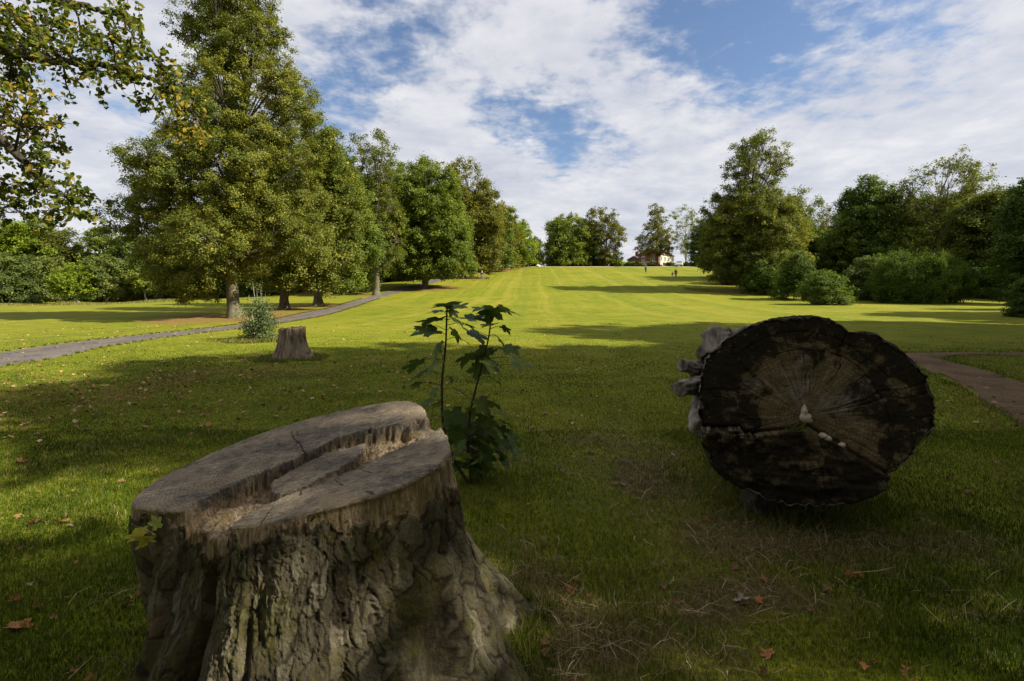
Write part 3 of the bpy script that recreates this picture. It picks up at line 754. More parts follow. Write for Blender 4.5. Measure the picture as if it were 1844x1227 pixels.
def make_tree(T, idx, build=True):
    rng = np.random.default_rng(100 + idx)
    dd = T['d']
    rows = np.array(T['o'], float)
    zz = EYE + (HY - rows[:, 0]) / F * dd - T['z']
    order = np.argsort(zz)
    zz = zz[order]
    xl = (rows[order, 1] - CX) / F * dd - T['x']
    xr = (rows[order, 2] - CX) / F * dd - T['x']
    wid = (xr - xl) / 2 * (1.10 if dd > 35 else 1.02)
    ctr = (xr + xl) / 2
    top = zz[-1]
    lo, hi = T.get('rl', (.30, .50))
    dense_ = T['cov'] >= .6
    nl = int(T['nl'] * (1.35 if dense_ else 1.15))
    # lobes
    zs = np.linspace(zz[0], zz[-1], 200)
    ws = np.interp(zs, zz, wid)
    cdf = np.cumsum(ws ** 1.25 + .15)
    cdf /= cdf[-1]
    lobes = []
    for i in range(nl):
        f = (i + rng.uniform()) / nl
        z = np.interp(f, cdf, zs)
        wv = float(np.interp(z, zz, wid)) * (1 + .16 * rng.normal() * (.5 if dense_ else 1))
        r = max(wv * rng.uniform(lo, hi), .30 * wid.max() * rng.uniform(.65, 1.0))
        r = min(r, max(wv * .95, .3))
        ph = i * 2.39996 + rng.uniform(-.5, .5)
        rho = (wv - r * .88) * (1.0 if rng.uniform() < .74 else rng.uniform(.2, .9))
        z = min(z, top - r * .62)
        z = max(z, zz[0] + r * .35)
        cx_ = float(np.interp(z, zz, ctr))
        lobes.append((cx_ + math.cos(ph) * rho, math.sin(ph) * rho * .9, z, r))
    # boughs that stand out of the general outline
    for (qx, qy, qr) in T.get('boughs', []):
        lobes.append((pxw(qx, dd) - T['x'], rng.uniform(-.25, .25) * wid.max(), EYE + (HY - qy) / F * dd - T['z'], qr / F * dd))
    lobes = np.array(lobes)
    cl = T['cl']
    cp, cn, csz = [], [], []
    for (lx, ly, lz, r) in lobes:
        k = max(8, int((4.4 if dense_ else 3.4) * (r / cl) ** 2))
        dr = unit(rng.normal(size=(k, 3)))
        dr = dr[dr[:, 2] > -.75]
        rad = r * rng.uniform(.55, 1.02, size=(len(dr), 1))
        p = np.array([lx, ly, lz]) + dr * rad * np.array([1, 1, .92])
        p[:, 2] -= .10 * np.hypot(dr[:, 0], dr[:, 1]) * r
        cp.append(p)
        cn.append(dr)
        csz.append(cl * rng.uniform(.5, 1.1, size=len(dr)) * (.7 + .3 * min(1, r / (cl * 2))))
    cp, cn, csz = np.concatenate(cp), np.concatenate(cn), np.concatenate(csz)
    cfac = np.ones(len(cp))
    if T.get('airy'):
        za_ = EYE + (HY - T['airy']) / F * dd - T['z']
        up_ = cp[:, 2] > za_
        keep_ = ~up_ | (rng.uniform(size=len(cp)) < (.58 if dd > 35 else .80))
        cfac = np.where(up_, .72 if dd > 35 else .9, 1.0)[keep_]
        cp, cn, csz = cp[keep_], cn[keep_], csz[keep_]
    leaf = T['leaf']
    npc = np.maximum(4, (cfac * T['cov'] * 10.5 * (csz / leaf) ** 2).astype(int))
    idx_ = np.repeat(np.arange(len(cp)), npc)
    off = rng.normal(size=(len(idx_), 3)) * .44
    off *= (rng.uniform(.6, 1.15, size=(len(idx_), 1)))
    off[:, 2] = off[:, 2] * .72 - .20 * (off[:, 0] ** 2 + off[:, 1] ** 2)
    P = cp[idx_] + off * csz[idx_][:, None]
    nr = unit(np.array([0, 0, .75]) + cn[idx_] * .65 + rng.normal(size=P.shape) * .55)
    if T.get('wisp'):
        nr = unit(np.array([0, 0, -.1]) + rng.normal(size=P.shape) * np.array([1, 1, .3]))
        P = P + np.array([0, 0, 1]) * rng.exponential(.16, len(P))[:, None]
    ctint = rng.uniform(-.16, .16, len(cp))[idx_] + .16 * vn(P[:, 0] * .35 + idx, P[:, 1] * .35, P[:, 2] * .35)
    tint = np.clip(.42 + T.get('bias', 0) + ctint + rng.normal(size=len(P)) * .14, 0, .92)
    gold = rng.uniform(size=len(P)) < .012
    tint[gold] = 1
    V, _ = leaf_quads(P, nr, leaf * rng.uniform(.75, 1.25, len(P)), tint, rng)
    quads = np.arange(len(V)).reshape(-1, 4)
    crown_me = mesh_np('crown', V, quads, None, False, {'tint': ('FACE', tint)})
    # trunk and limbs
    mb = MB()
    r0 = T['tr']
    lean = T.get('lean', 0) / F * dd * 4
    th = top * .88
    k = 14
    zt = np.linspace(-.15, th, k)
    tx = np.interp(zt, zz, ctr) * np.clip(zt / top * 1.2, 0, 1) * (zt > 1) + .25 * r0 * rng.normal(size=k) * np.clip(zt / 3, 0, 1) + lean * np.clip(zt / top, 0, 1)
    ty = .3 * r0 * rng.normal(size=k) * np.clip(zt / 3, 0, 1)
    axis = np.stack([tx, ty, zt], -1)
    rr = r0 * (1 - .86 * (zt + .15) / th) * (1 + .0)
    fine = np.linspace(-.15, th, 60) ** 1
    zf = np.concatenate([np.linspace(-.15, 1.4, 9), np.linspace(1.8, th, 34)])
    ax = np.stack([np.interp(zf, zt, tx), np.interp(zf, zt, ty), zf], -1)
    rf = np.interp(zf, zt, rr) * (1 + .75 * np.exp(-np.clip(zf + .05, 0, None) / (.9 * r0 + .08)))
    mb.tube(ax, rf, 16 if dd < 80 else 9, True, .14)
    for (lx, ly, lz, r) in lobes:
        za = float(np.clip(lz * rng.uniform(.5, .78), top * .12 + .8, th * .95))
        a0 = np.array([np.interp(za, zt, tx), np.interp(za, zt, ty), za])
        b0 = np.array([lx, ly, lz])
        ra = max(.025, float(np.interp(za, zt, rr)) * rng.uniform(.32, .5))
        s = np.linspace(0, 1, 7)[:, None]
        mid = (a0 + b0) / 2 + np.array([0, 0, -.06 * np.linalg.norm(b0 - a0)]) + rng.normal(size=3) * .06 * np.linalg.norm(b0 - a0)
        pts = a0 * (1 - s) ** 2 + 2 * mid * s * (1 - s) + b0 * s ** 2
        mb.tube(pts, ra * (1 - .75 * s[:, 0]), 6 if dd < 60 else 4, False)
        # twigs towards the leaf clumps of this lobe
        dq = np.linalg.norm(cp - b0, axis=1)
        near = np.argsort(dq)[:(16 if T.get('airy') or T['cov'] < .6 or dd < 50 else 5)]
        for j in near:
            if dq[j] < r * 1.3:
                s0 = pts[4] * .5 + b0 * .5
                mb.tube([s0, (s0 + cp[j]) / 2 + [0, 0, .08 * r], cp[j]], [ra * .28, ra * .2, .008], 3, False)
    bm_ = {'p': BARK_PALE}.get(T.get('bark'), BARK if T['m'] != 'dark' else BARK_DARK)
    root = empty(T['n'], (T['x'], dd, T['z']), T['lab'], 'shrub' if T.get('shrub') else 'tree', T.get('g'))
    mb.build('stem' if T.get('shrub') else 'trunk', bm_, root, True)
    link('foliage' if T.get('shrub') else 'crown', crown_me, LM[T['m']], root)
    T['root'] = root
    T['leaves'] = len(P)
    return root


tot = 0
for i, T in enumerate(TREES):
    make_tree(T, i)
    tot += T['leaves']
print('leaves in trees', tot)

# trees outside the frame that shade the picture, plus some added to block skylight
SH = 'trees standing outside the frame that shade the foreground'
SRC = {T['lab'][:9]: i for i, T in enumerate(TREES)}
LOOSE, OPEN, DENSE, THIRD = SRC['slim tree'], SRC['olive tre'], 4, 2
for k, (x, y, sc, src, rz, lab) in enumerate([
        (7.0, -5.5, .70, LOOSE, .4, 'shade tree just behind the camera on the right'),
        (-6.5, -10.0, .85, DENSE, 1.4, 'unseen tree added behind the camera on the left to block skylight'),  # added out of view to keep skylight off the foreground
        (2.5, -9.5, .8, DENSE, 5.0, 'broad unseen tree added well behind the camera to block skylight'),  # also added unseen, darkens the foreground by blocking sky
        (13.2, 2.4, .80, LOOSE, 2.2, 'shade tree right of the camera, second from it'),
        (14.5, -2.6, .85, OPEN, 2.9, 'shade tree behind and right of the camera, third from it'),
        (17.6, 4.7, .95, DENSE, 1.1, 'tall shade tree at the right of the gravel path'),
        (24.0, 2.5, .95, THIRD, 3.6, 'shade tree right of the tall one by the gravel path'),
        (28.0, 13.8, 1.0, DENSE, 3.3, 'tall shade tree off the right side of the meadow'),
        (31.0, 19.5, .68, DENSE, 4.4, 'shade tree off the right of the meadow, beyond the tall one'),
        (37.0, 25.0, .68, THIRD, 5.2, 'shade tree off the right of the field edge'),
        (36.0, 12.0, .9, THIRD, .2, 'shade tree behind the tall one off the right side'),
        (43.0, 29.0, .72, DENSE, 1.9, 'shade tree beside the right end of the lawn'),
        (60.0, 47.0, .85, DENSE, 2.6, 'shade tree off the right beside the bushes'),
        (70.0, 58.0, .9, THIRD, 3.9, 'farthest shade tree off the right'),
        (49.0, 36.0, .8, THIRD, .9, 'shade tree beside the right end of the field')]):
    r = copy_tree(TREES[src]['root'])
    r.location = (x, y, tz(x, y))
    r.rotation_euler[2] = rz
    r.scale = (sc, sc, sc)
    r['label'] = lab
    r['group'] = SH


# ------------------------------------------------------------------ near stump with the split, sloping cut
PA, PB, PC = .6748, .1786, .1424            # plane of the cut: z = PA + PB x + PC y


def on_cut(px, py):
    u, v_ = (px - CX) / F, (HY - py) / F
    dd = (EYE - PA) / (PB * u + PC - v_)
    return np.array([u * dd, dd, EYE + v_ * dd])


cut_px = [(236, 905), (248, 888), (290, 858), (350, 830), (430, 796), (520, 765), (600, 744), (680, 727), (738, 721), (757, 728), (768, 745), (776, 760), (792, 766), (806, 786), (812, 806), (786, 834), (724, 868), (650, 894), (560, 916), (480, 934), (425, 941), (398, 936), (352, 916), (300, 919), (262, 918), (241, 913)]
cut = np.array([on_cut(*p) for p in cut_px])
cc = np.array([-.86, 2.10])
ang = np.arctan2(cut[:, 1] - cc[1], cut[:, 0] - cc[0])
rad = np.hypot(cut[:, 1] - cc[1], cut[:, 0] - cc[0])
od = np.argsort(ang)
ang, rad = ang[od], rad[od]
NTH = 1000
th = -math.pi + 2 * math.pi * np.arange(NTH) / NTH
rt = np.interp(th, np.concatenate([ang - 2 * math.pi, ang, ang + 2 * math.pi]), np.tile(rad, 3))
kk = np.exp(-.5 * (np.arange(-8, 9) / 3.0) ** 2)
kk /= kk.sum()
rt = np.convolve(np.concatenate([rt[-8:], rt, rt[:8]]), kk, 'valid')
rt = rt * (1 + .008 * vn(th * 9, 0, 1) + .006 * vn(th * 27, 0, 2))
bd = np.array([(-180, .53), (-165, .50), (-152, .55), (-140, .66), (-125, .66), (-112, .56), (-100, .68), (-80, .74), (-62, .78), (-48, .72), (-34, .78), (-22, .94), (-11, 1.00), (-3, .84), (4, .84), (12, .98), (18, 1.08), (27, .86), (45, .72), (70, .68), (95, .72), (120, .66), (150, .64), (170, .58), (180, .53)])
rb = np.interp(np.degrees(th), bd[:, 0], bd[:, 1])
rb = np.convolve(np.concatenate([rb[-8:], rb, rb[:8]]), kk, 'valid')

edge_back = np.array([(330, 925), (350, 908), (400, 882), (450, 862), (500, 838), (560, 812), (600, 792), (640, 777), (700, 768), (760, 754), (778, 752)], float)
edge_front = np.array([(395, 955), (410, 943), (440, 922), (490, 899), (530, 882), (590, 856), (650, 835), (700, 812), (750, 791), (792, 768)], float)


def cut_drop(X, Y):
    """how far the broken trench lies below the cut plane, 0 on the two sawn plateaus"""
    Z = PA + PB * X + PC * Y
    px = CX + F * X / Y + 2.5 * vn(X * 15, Y * 15, 3) + 1.5 * vn(X * 80, Y * 80, 5)
    py = HY - F * (Z - EYE) / Y + 2.5 * vn(X * 13, Y * 13, 9) + 2.2 * vn(X * 74, Y * 74, 8)
    eb = np.interp(px, edge_back[:, 0], edge_back[:, 1])
    ef = np.interp(px, edge_front[:, 0], edge_front[:, 1])
    inside = ss(py - eb, -.5, 3.5) * ss(ef - py, -1, 5) * ss(px, 338, 346) * (1 - ss(px, 784, 792))
    depth = .070 + .014 * vn(X * 14, Y * 14, 1) + .008 * vn(X * 45, Y * 45, 2) + .004 * vn(X * 150, Y * 150, 2)
    # loose slab left standing in the trench
    c1 = np.interp(px, [480, 520, 560, 620, 662], [862, 840, 822, 798, 787])
    c2 = np.interp(px, [480, 520, 560, 620, 662], [872, 872, 857, 826, 797])
    slab = ss(px, 482, 488) * (1 - ss(px, 655, 662)) * ss(py - c1 + 6, 0, 3) * (1 - ss(py - c2, 0, 4))
    depth = depth * (1 - slab) + slab * (.028 + .0025 * vn(X * 60, Y * 60))
    depth = depth + .10 * np.exp(-(((px - 622) / 11) ** 2 + ((py - 785) / 6) ** 2)) + .05 * np.exp(-(((px - 728) / 5) ** 2 + ((py - 768) / 4) ** 2)) + .04 * np.exp(-(((px - 750) / 4) ** 2 + ((py - 776) / 3) ** 2))
    depth = depth * (1 - .45 * ss(px, 690, 780))
    front = ss(py - ef, -2, 2) * .012
    saw = .0016 * vn(X * 12 + Y * 60, Y * 11, 3) + .0012 * vn(X * 130, Y * 130, 4) + .004 * vn(X * 6, Y * 6, 8)
    crack = .02 * np.exp(-((py - 800 - (px - 540) * 1.2 + 4 * vn(px * .1, 0)) / 1.6) ** 2) * ((px > 525) & (px < 552))
    return inside * depth + front + saw * (1 - inside) + crack


NR = 170
rr_ = np.linspace(0, 1, NR) ** .85
XX = cc[0] + rr_[:, None] * rt[None, :] * np.cos(th)[None, :]
YY = cc[1] + rr_[:, None] * rt[None, :] * np.sin(th)[None, :]
dr_ = cut_drop(XX, YY)
ZZ = PA + PB * XX + PC * YY - dr_
ZZ -= .006 * ss(rr_, .985, 1)[:, None]
NS = 270
tt = np.linspace(0, 1, NS + 1)[1:]
zt_ = ZZ[-1]
zb_ = terrain(cc[0] + rb * np.cos(th), cc[1] + rb * np.sin(th)) - .06
Zs = zt_[None, :] + (zb_ - zt_)[None, :] * tt[:, None]
pw = 1.55 + .25 * ss(rb, .75, 1.0)
grow = tt[:, None] ** pw[None, :]
Rs = rt[None, :] + (rb - rt)[None, :] * grow
TH2 = np.broadcast_to(th[None, :], Rs.shape)
deg = np.degrees(TH2)
arc = TH2 * .62


def groove(c_, w_, dep, t0=.0):
    wob = 3.0 * vn(Zs * 4 + c_, 0, c_)
    dl = (deg - c_ + wob + 180) % 360 - 180
    return dep * np.exp(-(dl / w_) ** 2) * ss(tt[:, None], t0, t0 + .3)


Rs = Rs - groove(-112, 3.6, .085, .02) - groove(-156, 4.0, .075, .02) - groove(-139, 1.8, .03, .1) - groove(2, 5, .05, .45) - groove(-60, 3, .025, .25) - groove(-35, 4, .03, .35) - groove(-88, 1.4, .018, .12)
below = (zt_[None, :] - Zs)
arcx = arc + .03 * vn(Zs * 5, arc * 4, 2)
bare = .060 + .022 * vn(arc * 5, 0, 4) + .014 * vn(arc * 31, 0, 5) + .010 * vn(arc * 90, Zs * 40, 5) + .05 * ss(deg, -75, -20) * (1 - ss(deg, 10, 40))


def worley(u, w_, seed):
    iu, iw = np.floor(u).astype(np.int64), np.floor(w_).astype(np.int64)
    f1 = np.full(u.shape, 9.0)
    f2 = np.full(u.shape, 9.0)
    idv = np.zeros(u.shape)
    for a_ in (-1, 0, 1):
        for b_ in (-1, 0, 1):
            hx = _hash(iu + a_, iw + b_, np.int64(seed))
            hy = _hash(iu + a_, iw + b_, np.int64(seed + 7))
            dq_ = np.hypot(iu + a_ + hx - u, iw + b_ + hy - w_)
            closer = dq_ < f1
            f2 = np.where(closer, f1, np.minimum(f2, dq_))
            idv = np.where(closer, _hash(iu + a_, iw + b_, np.int64(seed + 13)), idv)
            f1 = np.where(closer, dq_, f1)
    return f1, f2 - f1, idv


wu = arcx + .022 * fbm(arc * 22, Zs * 16, 3, 3)
wz = Zs + .04 * fbm(arc * 16, Zs * 9, 8, 3)
_, e1, id1 = worley(wu / .046, wz / .15, 3)
_, e2, id2 = worley(wu / .0155, wz / .042, 21)
_, e3, id3 = worley(arc / .010 + .6 * vn(arc * 90, Zs * 60), Zs / .017 + .5 * vn(arc * 50, Zs * 50, 2), 31)
bark = ss(below - bare - .050 * (id2 - .5) - .05 * (id1 - .5), 0, .005)
fiss = (1 - ss(e1, .02, .16)) * ss(vn(arc * 5, Zs * 3, 9) + .55, 0, .5)
fiss2 = 1 - ss(e2, .02, .22)
plate = (id1 - .5) * 1.3 + (id2 - .5) * .7
steps = plate
rug = ss(fbm(arc * 3.1, Zs * 2.3, 14, 3), -.35, .45)
fib = np.abs(fbm(arcx * 34, Zs * 9, 6, 4, .6))
barkd = .015 - .004 * fib + .0045 * (id1 - .5) * (.4 + .6 * rug) + .0045 * (id2 - .5) * ss(id1, .3, .7) * rug - .006 * fiss * (.25 + .75 * rug) - .003 * fiss2 * rug + .0018 * (id3 - .5) + .010 * fbm(arc * 11, Zs * 7, 4, 3) + .0018 * vn(arc * 160, Zs * 120, 2)
wood = .0035 * vn(arc * 55, Zs * 5, 7) + .002 * vn(arc * 140, Zs * 12, 8) + .010 * vn(arc * 9, Zs * 6, 3) - .006 * np.clip(1 - np.abs(vn(arc * 20, Zs * 2, 11)) / .12, 0, 1)
Rs = Rs + bark * barkd + (1 - bark) * (wood - .002) * ss(below, .0, .02)
Xs = cc[0] + Rs * np.cos(TH2)
Ys = cc[1] + Rs * np.sin(TH2)
Vt = np.stack([np.concatenate([XX, Xs]), np.concatenate([YY, Ys]), np.concatenate([ZZ, Zs])], -1)
nrow = Vt.shape[0]
V = Vt.reshape(-1, 3) - np.array([cc[0], cc[1], 0])
q = (np.arange(nrow - 1)[:, None] * NTH + np.arange(NTH)[None, :])
q2 = (np.arange(nrow - 1)[:, None] * NTH + ((np.arange(NTH) + 1) % NTH)[None, :])
quads = np.stack([q, q + NTH, q2 + NTH, q2], -1).reshape(-1, 4)
a_bark = np.concatenate([np.zeros_like(XX), bark]).ravel()
a_rough = np.concatenate([np.clip(dr_ / .07, 0, 1), np.clip(.9 + 0 * bark, 0, 1)]).ravel()
a_arc = np.concatenate([np.zeros_like(XX), arc]).ravel()
a_step = np.concatenate([np.zeros_like(XX), np.clip(.5 + .5 * steps, 0, 1)]).ravel()
a_fis = np.concatenate([np.zeros_like(XX), np.clip(fiss * bark, 0, 1)]).ravel()
sme = mesh_np('stump', V, quads, None, True, {'bark': ('POINT', a_bark), 'broken': ('POINT', a_rough), 'plate': ('POINT', a_step), 'fissure': ('POINT', a_fis)})

m, t, o = new_mat('stump_wood_and_bark')
v = t.node('ShaderNodeTexCoord').outputs['Object']
att = lambda n_: t.node('ShaderNodeAttribute', _attribute_name=n_).outputs['Fac']
g_long = t.noise(t.vmath('MULTIPLY', v, (26, 120, 26)), 1.0, 7, .75, .5)      # saw and grain streaks on the cut
g_spot = t.noise(v, 9, 6, .7)
g_fine = t.noise(v, 120, 4, .7)
cutc = t.ramp(t.math('ADD', t.math('MULTIPLY', g_long, .55), t.math('MULTIPLY', g_spot, .45)), [(.37, (.075, .062, .055)), (.46, (.215, .175, .135)), (.54, (.40, .32, .22)), (.62, (.68, .56, .40))])
cutc = t.mix(t.math('MULTIPLY', t.sstep(t.noise(v, 4.5, 3, .5), .55, .7), .5), cutc, (.26, .185, .10))
sv = t.node('ShaderNodeSeparateXYZ', i0=v)
rr2 = t.math('SQRT', t.math('ADD', t.math('MULTIPLY', sv.outputs[0], sv.outputs[0]), t.math('MULTIPLY', sv.outputs[1], t.math('MULTIPLY', sv.outputs[1], 1.7))))
an2 = t.math('ARCTAN2', sv.outputs[1], sv.outputs[0])
grow_ = t.math('SINE', t.math('ADD', t.math('MULTIPLY', rr2, 420.0), t.math('MULTIPLY', t.noise(v, 5, 4, .6), 26.0)))
chk = t.noise(t.node('ShaderNodeCombineXYZ', i0=t.math('MULTIPLY', an2, 17.0), i1=t.math('MULTIPLY', rr2, 4.0), i2=0.0).outputs[0], 1.0, 4, .65, .2)
cutc = t.mix(t.math('MULTIPLY', t.math('MULTIPLY', t.sstep(rr2, .36, .60), t.sstep(t.noise(v, 8, 5, .7), .40, .60)), .6), cutc, (.56, .43, .26))
cutc = t.mix(t.math('MULTIPLY', t.sstep(grow_, .2, 1.0), .30), cutc, (.07, .05, .035))
cutc = t.mix(t.math('MULTIPLY', t.sstep(chk, .62, .68), .8), cutc, (.025, .018, .012))
cutc = t.mix(t.math('MULTIPLY', t.sstep(t.noise(v, 55, 5, .8), .56, .66), .5), cutc, (.48, .41, .31))
vert = t.noise(t.vmath('MULTIPLY', v, (1, 1, .16)), 85, 5, .75, .2)
patch = t.noise(v, 7.5, 5, .65)
woodc = t.ramp(vert, [(.33, (.09, .055, .03)), (.45, (.30, .205, .115)), (.64, (.62, .48, .30))])
woodc = t.mix(t.math('MULTIPLY', t.sstep(patch, .5, .62), .45), woodc, (.26, .20, .05))
woodc = t.mix(t.math('MULTIPLY', t.sstep(patch, .44, .34), .8), woodc, (.055, .035, .02))
br = att('broken')
cutall = t.mix(t.sstep(br, .48, .66), cutc, woodc)
pl = att('plate')
mo = t.noise(v, 3.4, 5, .6)
mo2 = t.noise(v, 21, 6, .75)
pn = t.noise(t.vmath('MULTIPLY', v, (1, 1, .5)), 13, 6, .7, .3)
barkc = t.ramp(t.math('ADD', t.math('MULTIPLY', pl, .45), t.math('MULTIPLY', pn, .6)), [(.34, (.065, .050, .027)), (.48, (.125, .102, .062)), (.62, (.195, .165, .105)), (.76, (.33, .29, .20))])
barkc = t.mix(t.math('MULTIPLY', t.sstep(t.math('ADD', t.math('MULTIPLY', mo, .55), t.math('MULTIPLY', mo2, .45)), .46, .60), .8), barkc, t.ramp(mo2, [(.35, (.045, .044, .008)), (.65, (.155, .145, .030))]))
barkc = t.mix(t.math('MULTIPLY', t.sstep(t.noise(v, 5.1, 4, .6), .60, .70), .7), barkc, (.21, .12, .05))
barkc = t.mix(t.math('MULTIPLY', att('fissure'), .75), barkc, (.020, .015, .009))
col = t.mix(t.sstep(att('bark'), .3, .7), cutall, barkc)
hb = t.math('ADD', t.math('MULTIPLY', t.noise(v, 60, 6, .75), 1.0), t.math('MULTIPLY', g_fine, .4))
hb = t.math('ADD', hb, t.math('MULTIPLY', vert, .8))
hb = t.math('ADD', hb, t.math('MULTIPLY', t.noise(t.vmath('MULTIPLY', v, (1, 1, .4)), 38, 9, .8, .5), 2.2))
principled(t, o, col, .9, hb, 1.0, .012, .2)
stump = link('tree_stump', sme, m)
stump.location = (cc[0], cc[1], 0)
tag(stump, 'large mossy tree stump in the foreground with a split sloping cut top', 'tree stump')


def maple_leaf(size, fold=.18, droop=.25, rng=None, seed=0):
    half = [(0, 0), (.10, -.10), (.26, -.15), (.36, -.06), (.52, -.02), (.47, .10), (.40, .16), (.36, .22), (.47, .30), (.55, .42), (.66, .60), (.52, .60), (.44, .68), (.34, .62), (.26, .55), (.20, .54), (.25, .66), (.20, .74), (.17, .84), (.08, .90)]
    pts = half + [(0, 1.05)] + [(-x, y) for (x, y) in half[:0:-1]]
    P = np.array(pts, float)
    P += rng.normal(size=P.shape) * .015
    n = len(P)
    mid = np.array([0, .42])
    inner = P * .5 + mid * .5
    A = np.concatenate([P, inner, [mid]])
    z = -fold * -np.abs(A[:, 0]) * .6 - droop * (A[:, 1] ** 2) * .5 - droop * .6 * np.abs(A[:, 0]) ** 2 + .03 * vn(A[:, 0] * 5, A[:, 1] * 5, seed)
    V = np.stack([A[:, 0], A[:, 1], z], -1) * size
    i = np.arange(n)
    j = (i + 1) % n
    q = np.stack([i, j, n + j, n + i], -1)
    t_ = np.stack([n + i, n + j, np.full(n, 2 * n)], -1)
    return V, q, t_


def leaf_surface(name, stops, rough=.5, spec=.3, trans=.3):
    m, t, o = new_mat(name)
    v = t.node('ShaderNodeTexCoord').outputs['Object']
    oi = t.node('ShaderNodeObjectInfo').outputs['Random']
    n1 = t.noise(v, 22, 5, .65)
    col = t.ramp(t.math('ADD', t.math('MULTIPLY', n1, .6), t.math('MULTIPLY', oi, .4)), stops)
    p = t.node('ShaderNodeBsdfPrincipled', Base_Color=col, Roughness=rough)
    p.inputs['Specular IOR Level'].default_value = spec
    b = t.node('ShaderNodeBump')
    b.inputs['Strength'].default_value = .5
    b.inputs['Distance'].default_value = .004
    t.put(b.inputs['Height'], t.noise(v, 60, 4, .6))
    t.l.new(b.outputs[0], p.inputs['Normal'])
    tr = t.node('ShaderNodeBsdfTranslucent')
    t.put(tr.inputs[0], col)
    mx = t.node('ShaderNodeMixShader', i0=trans, i1=p.outputs[0], i2=tr.outputs[0])
    t.l.new(mx.outputs[0], o.inputs[0])
    return m


SAPLEAF = leaf_surface('sapling_leaf', [(.25, (.045, .080, .016)), (.5, (.088, .135, .024)), (.75, (.15, .185, .038))], .55, .18, .35)
SAPSTEM = simple_mat('sapling_stem', (.05, .035, .022), .6, .35, 30)
YLEAF = leaf_surface('yellowing_leaf', [(.25, (.20, .24, .03)), (.6, (.42, .38, .06))], .5, .3, .4)
BROWNLEAF = leaf_surface('dead_leaf', [(.2, (.060, .030, .014)), (.42, (.16, .075, .028)), (.62, (.27, .13, .05)), (.8, (.36, .23, .12))], .7, .2, .15)
ORANGELEAF = leaf_surface('orange_dead_leaf', [(.3, (.24, .085, .025)), (.7, (.42, .17, .06))], .6, .25, .2)
PALELEAF = leaf_surface('pale_dead_leaf', [(.3, (.28, .24, .17)), (.7, (.45, .40, .30))], .8, .1, .15)

rngs = np.random.default_rng(5)
# sprout of young leaves growing out of the stump's left rim
for i, (px, py, sz, rx, rz, dd) in enumerate([(262, 975, .055, .9, 1.3, 1.66), (248, 968, .045, 1.1, 2.2, 1.68), (276, 962, .050, .8, .4, 1.66), (284, 950, .035, 1.2, -.3, 1.67), (255, 985, .04, 1.0, 2.8, 1.65)]):
    V, q, t_ = maple_leaf(sz * 1.3, .2, .3, rngs, i)
    lf = link('leaf', mesh_np('leaf', V, q, t_, True), YLEAF, stump)
    p = at(px, py, dd)
    lf.location = (p[0] - cc[0], p[1] - cc[1], p[2])
    lf.rotation_euler = (rx, .3 * math.sin(i), rz + 1.8)

# ------------------------------------------------------------------ felled trunk
ax3 = LOG_AX
side = np.cross(ax3, np.array([0, 0, 1.0]))
side /= np.linalg.norm(side)
upv = np.cross(side, ax3)
log_px = [(1262, 700), (1266, 665), (1283, 634), (1308, 612), (1338, 594), (1378, 577), (1418, 569), (1458, 568), (1493, 574), (1518, 587), (1533, 600), (1553, 597), (1577, 599), (1600, 614), (1638, 644), (1664, 670), (1681, 700), (1686, 730), (1682, 768), (1676, 786), (1660, 792), (1654, 808), (1622, 845), (1606, 858), (1600, 880), (1562, 899), (1500, 912), (1450, 915), (1398, 906), (1348, 886), (1308, 866), (1281, 842), (1268, 812), (1263, 762)]


def on_face(px, py):
    u = np.array([(px - CX) / F, 1.0, (HY - py) / F])
    e = np.array([0, 0, EYE])
    k = np.dot(LOG_C - e, ax3) / np.dot(u, ax3)
    return e + u * k


pith = on_face(1450, 752)
fo = np.array([on_face(*p) - pith for p in log_px])
fu, fv = fo @ side, fo @ upv
fa, fr = np.arctan2(fv, fu), np.hypot(fu, fv)
od = np.argsort(fa)
fa, fr = fa[od], fr[od]
NL = 900
tl = -math.pi + 2 * math.pi * np.arange(NL) / NL
rl_ = np.interp(tl, np.concatenate([fa - 2 * math.pi, fa, fa + 2 * math.pi]), np.tile(fr, 3))
rl_ = np.convolve(np.concatenate([rl_[-8:], rl_, rl_[:8]]), kk, 'valid')
rl_ = rl_ * (1 + .006 * vn(tl * 14, 0, 1) + .005 * vn(tl * 40, 0, 2))
NRL = 170
fr_ = np.linspace(0, 1, NRL)
U = fr_[:, None] * rl_[None, :] * np.cos(tl)
W = fr_[:, None] * rl_[None, :] * np.sin(tl)
R0 = np.hypot(U, W)
A0 = np.broadcast_to(tl[None, :], U.shape)


def uv_px(px, py):
    p = on_face(px, py) - pith
    return float(p @ side), float(p @ upv)


# the lower part stands proud of the upper one along a ragged break
bl = np.array([uv_px(*p) for p in [(1240, 770), (1262, 770), (1332, 768), (1342, 782), (1400, 778), (1448, 762), (1480, 782), (1520, 806), (1560, 830), (1604, 856), (1660, 885)]])
if bl[0, 0] > bl[-1, 0]:
    bl = bl[::-1]
line = np.interp(U + .006 * vn(W * 40, U * 40, 1), bl[:, 0], bl[:, 1]) + .010 * vn(U * 28, 3.3) + .004 * vn(U * 90, 6)
lower = ss(line - W, 0, .012)
ledge = np.exp(-((W - line) / .012) ** 2) * (R0 > .03)
left_led = ss(line - W, 0, .01) * (1 - ss(line - W, .05, .16)) * ss(U * np.sign(bl[0, 0]) if False else -U, .05, .25)
sgn = -1 if uv_px(1262, 700)[0] < 0 else 1
LU = U * sgn                           # positive towards the photo's left
left_led = ss(line - W, 0, .008) * (1 - ss(line - W, .02, .15)) * ss(LU, .06, .30)
out_ = -.035 * ledge * (1 - left_led) + .022 * lower + .055 * left_led * (1 + .5 * vn(U * 22, W * 50, 1)) - .01
